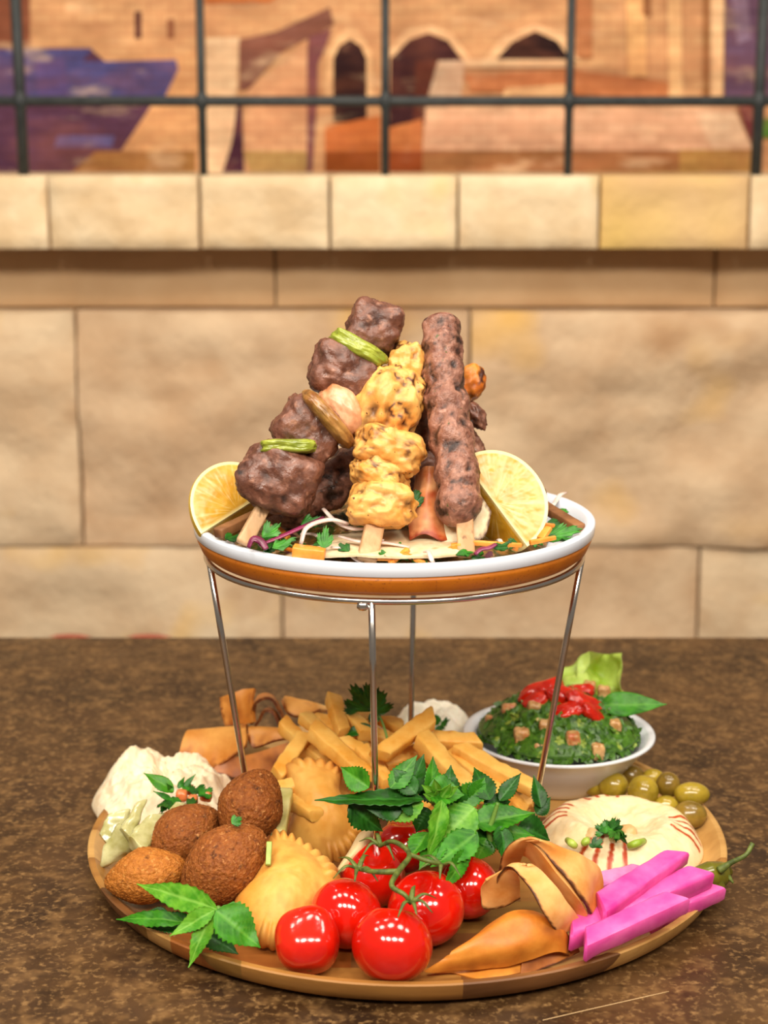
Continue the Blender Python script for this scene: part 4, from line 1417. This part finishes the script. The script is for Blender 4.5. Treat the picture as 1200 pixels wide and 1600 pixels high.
vf, rt = mound(ch, HR, .024, ph, .0018, 60, 90, 360, 6.1, .05, 1.0)
msk = []
for (q, th), p in zip(rt, vf[0]):
    m = 0
    x, y = q * math.cos(th), q * math.sin(th)
    for a0, na_ in ((-1.95, 4), (1.75, 4), (-.12, 4), (2.85, 4)):
        da = (th - a0 + math.pi) % (2 * math.pi) - math.pi
        if abs(da) < .34 and .60 < q < .97:
            st = math.sin((da + .34) / .68 * (na_ - .5) * 2 * math.pi - .6)
            g = noise.noise(Vector(p) * 380)
            m = max(m, min(1, max(0, st * 1.6 + g * .9 - .15)))
    msk.append(m)
tag(mk('hummus', vf, m_hum, mask=msk), 'smooth hummus swirled with a well and paprika stripes near the right rim', 'dip', kind='thing')
m_chick = M('chickpea', '#cda468', '#e8c890', scale=80, rough=.4, sss=.2)
for x, y, r, lab in ((927, 1310, 13, 'chickpea left of the parsley in the hummus well'), (960, 1318, 12, 'chickpea in front of the parsley in the hummus well'), (980, 1304, 13, 'chickpea right of the parsley in the hummus well')):
    c = G(x, y, .027)
    tag(mk('chickpea', blob(c, (r * 1.25 / S(c),) * 3, None, 2, ((.10, 1.5),), x, 4), m_chick), lab, 'chickpea')
g3 = thing('herb_garnish', 'dark parsley tuft on the chickpeas in the hummus', 'herb', G(952, 1302, .028))
for k, (b, t, w) in enumerate((((948, 1300), (930, 1290), .012), ((952, 1300), (962, 1278), .014), ((956, 1298), (968, 1280), .010), ((946, 1302), (942, 1286), .012), ((962, 1302), (978, 1316), .008), ((955, 1298), (950, 1282), .013), ((960, 1296), (966, 1312), .011), ((925, 1322), (942, 1312), .009), ((932, 1324), (928, 1312), .008))):
    mk('leaf', parsley(G(*b, .037), G(*t, .040), Vector((.1 * (k % 3 - 1), -.6, .8)), w, k + 3, .0006), m_green_dark if k % 3 else m_green, g3)
m_scal = M('spring_onion', '#8fae30', '#b8d058', scale=60, rough=.35, sss=.1)
for x, y, x2, y2, lab in ((887, 1313, 899, 1322, 'pale green spring onion ring on the left of the hummus'), (982, 1322, 1006, 1314, 'spring onion scrap right of the chickpeas'), (912, 1318, 918, 1312, 'tiny spring onion scrap left of the chickpeas')):
    tag(mk('spring_onion', tube([G(x, y, .031), G((x + x2) / 2, (y + y2) / 2, .034), G(x2, y2, .031)], [.0022, .0028, .0022], 10, 8), m_scal), lab, 'onion')

# ---- tabbouleh bowl
m_bowl = M('white_porcelain', '#d3d8de', '#dfe3e7', scale=10, rough=.2, spec=.5)
BZ, BR = .050, .0745
bc = G(873, 1143, BZ)
bowl = thing('salad_bowl', 'white porcelain bowl of tabbouleh at the back right of the tray', 'bowl', (bc.x, bc.y, ZF))
mk('bowl_body', lathe([(.0004, 0), (.036, 0), (.0385, .0015), (.042, .006), (.054, .018), (.064, .030), (BR - .003, BZ - ZF - .003), (BR, BZ - ZF - .001), (BR - .001, BZ - ZF + .0006), (BR - .006, BZ - ZF - .001),
                       (.060, .030), (.049, .017), (.038, .008), (.0004, .006)], (bc.x, bc.y, ZF + .0004), 96), m_bowl, bowl)
m_tab = M('tabbouleh_herbs', '#153c07', '#527f1e', scale=200, detail=4, lo=.3, hi=.7, rough=.4, spec=.45, bump=.2, bscale=500, dist=.0005, speck=[('#8ca03c', 90, .62, .68), ('#c2ae78', 140, .72, .76)])
tr_ = random.Random(5)
TABR = .0612
tab_h = lambda q: .006 + .028 * (1 - q ** 2.2)
(Vt, Ft), _ = mound((bc.x, bc.y, BZ - .009), TABR, 1, lambda q, th: tab_h(q) + .006, .004, 90, 30, 90, 9, .05)
Vt = list(Vt)
for i in range(2400):
    q, th = math.sqrt(tr_.random()) * 1.0, tr_.random() * 2 * math.pi
    p = Vector((bc.x + TABR * q * math.cos(th), bc.y + TABR * q * math.sin(th), BZ - .008 + tab_h(q) + tr_.uniform(-.001, .005)))
    n = Vector((math.cos(th) * q * .8 + tr_.gauss(0, .5), math.sin(th) * q * .8 + tr_.gauss(0, .5) - .3, .8)).normalized()
    x, y, z = frame(n, (tr_.gauss(0, 1), tr_.gauss(0, 1), .1))
    L, w = tr_.uniform(.0030, .0066), tr_.uniform(.0016, .0038)
    b = len(Vt)
    cu = tr_.uniform(-.0012, .0012)
    Vt += [p - x * L, p - x * L * .3 - y * w + z * cu, p + x * L * .4 - y * w * .8, p + x * L + z * cu, p + x * L * .5 + y * w * .9, p - x * L * .4 + y * w + z * cu]
    Ft += [(b, b + 1, b + 5), (b + 1, b + 2, b + 4, b + 5), (b + 2, b + 3, b + 4)]
tag(mk('tabbouleh_salad', (Vt, Ft), m_tab, smooth=False), 'chopped green parsley salad heaped in the white bowl', 'salad', kind='stuff')
m_dice = M('salad_tomato', '#a8743a', '#d8b078', scale=150, rough=.3, spec=.5, sss=.2, speck=[('#c05a38', 90, .55, .7)])


def tabz(x, y):
    q = min(1, math.hypot(x - bc.x, y - bc.y) / TABR)
    return BZ - .006 + tab_h(q)


def on_tab(px, py):
    lo_ = None
    r = ray(px, py)
    t = .9
    while t < 1.6:
        p = CAM + r * t
        if p.z < tabz(p.x, p.y) and math.hypot(p.x - bc.x, p.y - bc.y) < TABR * 1.05: return p
        t += .002
    return G(px, py, BZ + .02)


for i, (x, y, r, lab) in enumerate(((796, 1114, 15, 'pale tomato cube high on the left of the tabbouleh'), (834, 1110, 14, 'tomato cube just left of the red chopped tomato'), (815, 1152, 15, 'tall tomato cube on the left slope of the tabbouleh'),
                                    (852, 1138, 13, 'tomato cube left of the right stand leg'), (895, 1157, 14, 'tomato cube right of the stand leg on the front slope'), (960, 1138, 13, 'tomato cube on the right slope of the tabbouleh'),
                                    (934, 1174, 13, 'greenish cube low on the front of the tabbouleh'), (921, 1076, 12, 'pink cube at the foot of the lettuce leaf'), (943, 1083, 12, 'tan cube right of the pink one by the lettuce'),
                                    (842, 1170, 11, 'tomato cube low beside the stand leg'), (766, 1128, 10, 'tomato cube at the far left edge of the tabbouleh'))):
    c = on_tab(x, y)
    tag(mk('tomato_cube', blob(c, (r * .8 / S(c), r * .8 / S(c), r / S(c)), None, 4.5, ((.14, 1.7), (.03, 8)), i, 4), m_dice), lab, 'tomato', 'tomato cubes in the tabbouleh')
m_redtom = M('chopped_tomato', '#ac1203', '#d82a0e', scale=90, rough=.16, spec=.6, sss=.2, sssr=(1, .2, .1), bump=.2, bscale=160, dist=.001, speck=[('#e05a2c', 120, .68, .78)])
for i, (x, y, rx, ry, a, dz, lab) in enumerate(((848, 1085, 34, 15, .3, .012, 'red tomato slice leftmost on top of the tabbouleh'), (884, 1090, 30, 13, -.2, .016, 'red tomato slice in the middle of the topping'),
                                               (912, 1100, 30, 12, -.5, .014, 'red tomato slice toward the lettuce leaf'), (886, 1112, 24, 10, .2, .008, 'glossy tomato slice lowest at the front of the topping'),
                                               (928, 1118, 24, 9, -.8, .006, 'narrow tomato slice at the right end of topping'), (836, 1098, 20, 10, .5, .006, 'small tomato slice at the left end of topping'),
                                               (904, 1082, 22, 10, .1, .014, 'tomato slice at the back of the topping'))):
    c = on_tab(x, y + 4)
    s = S(c)
    ax = Vector((math.cos(a), .2, math.sin(a))).normalized()
    X_, Y_, Z_ = frame(ax, (0, -.4, 1))
    tag(mk('tomato_slice', blob(c + UP * .002, (ry * 1.5 / s, ry * 1.05 / s, rx * 1.12 / s), (X_, Y_, Z_), 2.6, ((.16, 1.8), (.05, 5)), i + 3, 4), m_redtom), lab, 'tomato', 'chopped tomato topping')
m_let = M('lettuce', '#8fae28', '#c2d66a', scale=40, rough=.4, spec=.4, sss=.2, bump=.3, bscale=90, dist=.0012, mask='#d8e4a0')
vf, uv = loft([[P(884, 1092, .165), P(905, 1094, .160), P(935, 1096, .160), P(972, 1098, .17)],
               [P(872, 1062, .175), P(900, 1066, .155), P(940, 1066, .172), P(976, 1068, .160)],
               [P(892, 1040, .18), P(912, 1036, .165), P(945, 1040, .185), P(974, 1046, .168)],
               [P(906, 1020, .185), P(922, 1018, .172), P(946, 1022, .188), P(968, 1020, .176)]], 60, 44, .0008, .014, 3)
tag(mk('lettuce_leaf', vf, m_let), 'crinkled pale green lettuce leaf standing at the back of the tabbouleh bowl', 'lettuce')
vf = leaf(P(936, 1102, .10), P(1042, 1100, .095), (0, -.75, .65), 38 / 2000, fold=.2, serr=.0)
tagleaf('mint_leaf', vf, m_mint, None, 'single long green mint leaf lying over the right bowl edge', 'mint')

# ---- olives
m_olive = M('green_olive', '#86701c', '#b0962c', scale=60, detail=4, rough=.2, spec=.6, coat=.2, sss=.12, speck=[('#6c5a18', 90, .66, .8)], mask='#5a4a1a')
m_olive2 = M('brown_olive', '#6c5418', '#94762a', scale=60, rough=.22, spec=.6, coat=.2, sss=.1, mask='#4a3a14')
for i, (x, y, rx, ry, z, lab, mt) in enumerate((
        (930, 1226, 19, 19, .021, 'leftmost olive beside the bowl foot', 0), (959, 1228, 23, 22, .024, 'second olive from the bowl foot', 0), (1005, 1237, 24, 26, .027, 'tall front olive in the middle of the olives', 0),
        (1044, 1226, 19, 20, .028, 'brown olive high in the middle of the group', 1), (1081, 1241, 28, 19, .026, 'yellowish olive rightmost of the group', 0), (1041, 1258, 19, 15, .020, 'small bright olive low behind the hummus edge', 0),
        (1078, 1273, 26, 22, .020, 'greenish olive nearest the tray rim', 1), (985, 1212, 22, 17, .020, 'olive at the back, half hidden behind the front ones', 1), (1020, 1215, 18, 14, .020, 'blurred olive at the back by the rim', 0))):
    c = G(x, y, z)
    s = S(c)
    tag(mk('olive', blob(c, (rx / s, ry * 1.02 / s, ry / s), None, 2, ((.03, 1.5),), i, 4), (m_olive, m_olive2)[mt]), lab, 'olive', 'green olives at the right rim')

# ---- pink pickled turnip
m_pink = M('pickled_turnip', '#d23a94', '#ee6cb4', scale=50, detail=4, lo=.3, hi=.7, rough=.28, spec=.5, sss=.35, sssr=(1, .4, .7), bump=.15, bscale=200, dist=.0006)
m_pink2 = M('pickled_turnip_pale', '#b45c98', '#d48cbc', scale=50, rough=.28, spec=.5, sss=.35, sssr=(1, .4, .7))
for i, (a, b, za, zb_, w, h, tp, mt, lab) in enumerate((
        ((925, 1388), (1000, 1362), .034, .034, 34, 30, (1, .8), 1, 'pale faded pink turnip stick behind the others'),
        ((936, 1424), (1056, 1340), .036, .046, 42, 38, (1.05, .78), 0, 'uppermost pink turnip stick reaching across the hummus edge'),
        ((1016, 1434), (1114, 1392), .018, .024, 38, 34, (1, .85), 0, 'pink turnip stick at the far right against the rim'),
        ((890, 1460), (1094, 1370), .026, .036, 42, 40, (.95, .9), 0, 'longest pink turnip stick in the middle'),
        ((913, 1476), (1056, 1410), .029, .037, 40, 38, (.95, .95), 0, 'front pink turnip stick nearest the tray rim'))):
    p0, p1 = G(*a, za), G(*b, zb_)
    s = S(p0)
    tag(mk('turnip_stick', stick(p0, p1, w / s, h / s, up=(0, -.3, 1), taper=tp, rnd=.36, rough=.02, seed=i * 3, skew=.35), (m_pink, m_pink2)[mt], sharp=40), lab, 'pickle', 'pink pickled turnip sticks')

m_pep = M('pickled_pepper', '#4c4a0e', '#74701c', scale=50, rough=.2, spec=.6, coat=.2, sss=.1)
pep = thing('pickled_pepper', 'green pickled chilli pepper with stem over the right tray rim', 'pepper', G(1095, 1372, .03))
mk('body', tube([G(1050, 1388, .026), G(1085, 1374, .028), G(1108, 1368, .028), G(1130, 1366, .026), G(1137, 1372, .024)], [.003, .007, .009, .008, .003], 16, 30), m_pep, pep)
mk('body_lobe', blob(G(1112, 1382, .022), (.009, .008, .009), None, 2, ((.12, 1.6),), 3, 4), m_pep, pep)
mk('stem', tube([G(1124, 1360, .034), G(1142, 1348, .040), G(1165, 1336, .046), G(1176, 1318, .052)], [.003, .0018, .0015, .0017], 8, 24), m_vine, pep)
mk('calyx_tip', tube([G(1124, 1364, .030), G(1136, 1368, .028), G(1146, 1380, .024)], [.003, .0022, .0006], 8, 14), m_vine, pep)

# ---- thin bread folded at the front right
m_wrap = M('folded_flatbread', '#d98a3c', '#f0b670', scale=34, detail=5, rough=.5, spec=.35, bump=.2, bscale=220, dist=.0007, sss=.12, mask='#4a240c', speck=[('#c0702c', 40, .64, .8)])
m_wrap2 = M('folded_flatbread_brown', '#b8661a', '#dc9036', scale=30, detail=5, rough=.45, spec=.4, bump=.2, bscale=220, dist=.0007, sss=.08, mask='#5c2e0e', speck=[('#8f4a14', 40, .62, .8)])
GG = lambda pts: [G(x, y, z) for x, y, z in pts]
FRONT = [(778, 1372, .040), (786, 1335, .062), (812, 1310, .080), (836, 1316, .080), (868, 1354, .068), (904, 1400, .052), (922, 1428, .036)]
va, ua = loft([
    GG(FRONT),
    GG([(800, 1350, .050), (806, 1326, .070), (826, 1311, .084), (850, 1316, .082), (890, 1342, .070), (922, 1376, .056), (932, 1412, .036)]),
    GG([(812, 1346, .052), (822, 1326, .070), (840, 1317, .080), (866, 1320, .078), (908, 1338, .068), (938, 1356, .056), (942, 1400, .036)])], 50, 40, .0016, .002, 21)
vb, ub = loft([
    GG([(778, 1372, .040), (786, 1336, .061), (812, 1312, .079), (834, 1318, .079), (866, 1356, .067), (902, 1402, .051), (918, 1430, .036)]),
    GG([(786, 1380, .036), (796, 1352, .050), (814, 1338, .060), (830, 1346, .060), (852, 1378, .052), (884, 1416, .040), (908, 1436, .032)])], 50, 30, .0016, .0015, 27)
vfm = merge(va, vb)
msk = [max(0, min(1, (1.25 - v / .075) + noise.noise(Vector(p) * 420) * .7)) if v < .085 and k < len(ua) else 0 for k, ((u, v), p) in enumerate(zip(ua + ub, vfm[0]))]
tag(mk('flatbread_fold', vfm, m_wrap, mask=msk, sharp=70), 'tan flatbread folded into an arch beside the hummus, hindmost fold', 'bread')
vf1, uv1 = loft([
    GG([(772, 1404, .030), (775, 1376, .050), (790, 1360, .060), (806, 1364, .062), (832, 1396, .056), (852, 1432, .044), (874, 1463, .026)]),
    GG([(782, 1392, .036), (787, 1366, .054), (804, 1354, .064), (824, 1358, .064), (852, 1388, .058), (874, 1422, .046), (892, 1452, .028)]),
    GG([(792, 1384, .040), (800, 1362, .056), (818, 1352, .066), (838, 1354, .066), (868, 1384, .058), (890, 1414, .046), (908, 1440, .030)])], 50, 40, .0016, .002, 22)
vf2, uv2 = loft([
    GG([(752, 1400, .036), (757, 1420, .028), (785, 1416, .030), (812, 1402, .036)]),
    GG([(753, 1384, .044), (768, 1396, .040), (794, 1388, .044), (812, 1378, .050)]),
    GG([(760, 1376, .050), (772, 1368, .054), (792, 1358, .060), (808, 1362, .062)])], 36, 36, .0016, .0015, 23)
vfm = merge(vf1, vf2)
msk = []
for (u, v), p in zip(uv1 + uv2, vfm[0]):
    msk.append(max(0, min(1, (1.25 - v / .075) + noise.noise(Vector(p) * 420) * .7)) if v < .085 else 0)
tag(mk('flatbread_fold', vfm, m_wrap, mask=msk, sharp=70), 'tan flatbread fold with charred edge in front of the hindmost fold', 'bread')
bread('flatbread_fold', 'brown triangular flatbread lying flat at the front rim', [
    GG([(664, 1518, .016), (707, 1515, .014), (784, 1510, .015), (827, 1500, .018), (867, 1487, .020), (888, 1493, .014)]),
    GG([(690, 1500, .022), (730, 1494, .024), (790, 1482, .028), (840, 1468, .030), (874, 1462, .028), (888, 1470, .020)]),
    GG([(712, 1486, .026), (745, 1468, .032), (785, 1445, .038), (830, 1436, .040), (864, 1444, .034), (880, 1456, .026)]),
    GG([(735, 1478, .020), (762, 1452, .030), (795, 1428, .040), (830, 1424, .040), (856, 1436, .034), (872, 1450, .024)])], m_wrap2, .0018, 24, char=(3,), amt=.8, nu=50)
bread('flatbread_fold', 'lower flatbread layer showing as a thin lip at the front rim', [
    GG([(668, 1520, .010), (706, 1520, .009), (752, 1528, .010), (812, 1522, .010), (830, 1508, .011)]),
    GG([(690, 1508, .013), (730, 1510, .013), (770, 1512, .013), (812, 1506, .013), (835, 1498, .014)])], m_wrap2, .0016, 25, char=())
bread('flatbread_fold', 'dark flatbread corner in the shade beside the front turnip stick', [
    GG([(812, 1524, .010), (840, 1516, .010), (875, 1502, .011), (905, 1488, .012)]),
    GG([(815, 1500, .016), (845, 1488, .018), (875, 1478, .018), (900, 1470, .018)])], m_fbread_dark, .0018, 26, char=(0,))

# ---- mint bunch over the tomatoes
MINTY = -.115
bunch = thing('mint_bunch', 'large bunch of fresh mint lying over the tomatoes and fries', 'mint', P(690, 1300, MINTY))
leaves = [  # base, tip, width px, base Y, tip Y, material, normal
    ((662, 1250), (492, 1243), 34, -.121, -.125, 1, (0, -.35, .95)),
    ((640, 1246), (660, 1176), 34, -.108, -.095, 1, (-.2, -.9, .3)),
    ((610, 1232), (652, 1180), 30, -.122, -.112, 0, (-.3, -.8, .5)),
    ((672, 1244), (676, 1182), 24, -.11, -.10, 0, (.5, -.8, .3)),
    ((668, 1236), (726, 1240), 46, -.112, -.112, 0, (0, -.6, .8)),
    ((766, 1250), (740, 1196), 32, -.10, -.085, 1, (.2, -.9, .4)),
    ((781, 1252), (814, 1208), 22, -.095, -.085, 1, (-.4, -.8, .4)),
    ((738, 1286), (836, 1272), 42, -.108, -.10, 0, (0, -.6, .8)),
    ((742, 1262), (680, 1318), 52, -.112, -.125, 2, (.1, -.7, .7)),
    ((690, 1250), (675, 1348), 32, -.120, -.145, 2, (.5, -.8, .3)),
    ((668, 1300), (640, 1346), 34, -.124, -.142, 0, (-.4, -.8, .3)),
    ((662, 1256), (592, 1278), 34, -.121, -.124, 2, (0, -.6, .8)),
    ((545, 1256), (600, 1302), 40, -.120, -.120, 1, (0, -.8, .6)),
    ((576, 1230), (530, 1198), 34, -.122, -.11, 0, (-.1, -.8, .5)),
    ((746, 1300), (672, 1358), 44, -.122, -.148, 0, (.1, -.7, .6)),
    ((782, 1290), (794, 1350), 30, -.112, -.130, 1, (.3, -.9, .2)),
    ((812, 1290), (864, 1312), 44, -.09, -.085, 1, (.2, -.7, .7)),
    ((770, 1292), (836, 1306), 32, -.10, -.095, 0, (.1, -.6, .8)),
    ((732, 1328), (690, 1392), 27, -.132, -.160, 0, (.5, -.7, .4)),
    ((846, 1262), (836, 1210), 22, -.06, -.05, 1, (.2, -.9, .3)),
    ((838, 1272), (862, 1246), 22, -.06, -.055, 1, (.2, -.9, .3)),
    ((700, 1252), (724, 1282), 50, -.104, -.104, 1, (.1, -.8, .6)),
    ((720, 1290), (730, 1330), 44, -.104, -.11, 1, (.2, -.8, .5)),
    ((756, 1262), (800, 1250), 36, -.098, -.09, 1, (.1, -.7, .7)),
    ((668, 1262), (650, 1300), 40, -.106, -.112, 1, (-.2, -.8, .5)),
    ((655, 1262), (614, 1246), 36, -.12, -.12, 1, (-.1, -.7, .7)),
    ((730, 1268), (772, 1330), 36, -.104, -.112, 1, (.3, -.8, .5)),
    ((760, 1310), (745, 1345), 34, -.11, -.115, 0, (.2, -.8, .5)),
    ((700, 1300), (694, 1352), 38, -.112, -.118, 1, (.1, -.9, .3)),
    ((690, 1240), (640, 1226), 36, -.102, -.096, 1, (-.1, -.7, .7)),
    ((700, 1262), (704, 1196), 34, -.104, -.096, 1, (.2, -.9, .4)),
    ((712, 1252), (768, 1226), 34, -.102, -.095, 0, (.2, -.8, .5)),
    ((630, 1262), (568, 1262), 36, -.122, -.122, 1, (0, -.7, .7)),
    ((690, 1310), (655, 1360), 34, -.128, -.148, 0, (-.3, -.8, .4)),
    ((762, 1296), (806, 1330), 34, -.106, -.106, 0, (.3, -.8, .5)),
    ((650, 1240), (615, 1200), 30, -.122, -.118, 1, (-.2, -.8, .5)),
    ((716, 1300), (718, 1356), 34, -.122, -.140, 2, (.1, -.9, .4)),
    ((735, 1250), (760, 1215), 30, -.10, -.092, 0, (.3, -.8, .4)),
]
lm = [m_mint, m_mint_dark, m_mint_pale]
for i, (b, t, w, yb_, yt_, mi, n) in enumerate(leaves):
    p0, p1 = P(*b, yb_), P(*t, yt_)
    tagleaf('leaf', leaf(p0, p1, n, w / S(p0) * 1.18, fold=.25 + .12 * math.sin(i * 2.1), droop=.12 * math.sin(i * 1.7) + .06, serr=.15, twist=.3 * math.sin(i * 3.3), cup=.1), lm[mi], bunch)
for pts in ([(690, 1338), (694, 1300), (684, 1262), (672, 1244)], [(735, 1340), (742, 1300), (738, 1280), (744, 1264)], [(770, 1330), (764, 1300), (770, 1280), (778, 1254)], [(672, 1250), (690, 1258), (720, 1274), (742, 1288)]):
    mk('stem', tube([P(x, y, -.108) for x, y in pts], [.0020, .0018, .0016, .0013], 8, 20), m_stem, bunch)
for i in range(7):
    c = P(686 + 5 * math.cos(i), 1244 + 4 * math.sin(i * 2), -.115)
    tagleaf('bud_leaf', leaf(c, c + Vector((math.cos(i * .9) * .010, -.004, .008 + .004 * math.sin(i))), (0, -1, .2), .006, nl=10, na=3), m_mint_pale, bunch)

# ---- mint sprig at the front left
sprig = thing('mint_sprig', 'bright mint sprig hanging over the front left tray rim', 'mint', G(336, 1422, .04))
sb = G(337, 1421, .046)
for b, t, w, zb_, zt_, mi, n, dr in (
        ((338, 1420), (215, 1382), 40, .047, .040, 2, (0, -.75, .65), -.02), ((338, 1422), (408, 1480), 62, .047, .026, 0, (.3, -.7, .6), .05), ((332, 1422), (294, 1512), 30, .046, .014, 2, (-.2, -.8, .5), .0),
        ((334, 1421), (266, 1463), 28, .047, .030, 2, (-.1, -.7, .7), .0), ((288, 1440), (178, 1432), 27, .030, .024, 0, (0, -.6, .8), .05), ((300, 1438), (230, 1450), 34, .026, .020, 1, (0, -.6, .8), .0),
        ((320, 1458), (372, 1490), 36, .020, .014, 1, (0, -.6, .8), .0), ((262, 1426), (222, 1432), 22, .022, .018, 1, (0, -.5, .9), .0)):
    p0, p1 = G(*b, zb_), G(*t, zt_)
    tagleaf('leaf', leaf(p0, p1, n, w / S(p0) * 1.08, fold=.22, droop=dr, serr=.14), lm[mi], sprig)
mk('stem', tube([G(342, 1418, .046), G(330, 1440, .034), G(318, 1462, .018), G(310, 1466, .010)], [.0016, .0018, .0018, .0016], 8, 20), m_stem, sprig)

# ---- parsley sprig standing in the fries
ps = thing('parsley_sprig', 'dark flat parsley sprig standing in the fries behind the front leg', 'parsley', P(600, 1160, .05))
mk('stem', tube([P(606, 1158, .05), P(598, 1130, .055), P(585, 1105, .06)], [.0011, .0010, .0008], 6, 14), m_stem, ps)
for k, (b, t, w) in enumerate((((580, 1112), (548, 1070), .024), ((584, 1116), (600, 1080), .022), ((582, 1108), (572, 1066), .018), ((560, 1112), (538, 1094), .014), ((580, 1112), (592, 1128), .012))):
    mk('leaf', parsley(P(*b, .056), P(*t, .054), Vector((.1 * (k - 1), -1, .2)), w, k + 20, .0006), m_green_dark, ps)
tagleaf('leaf', leaf(P(580, 1134, .048), P(526, 1152, .045), (0, -.7, .7), .0085, fold=.15, serr=.05), m_mint_dark, ps)
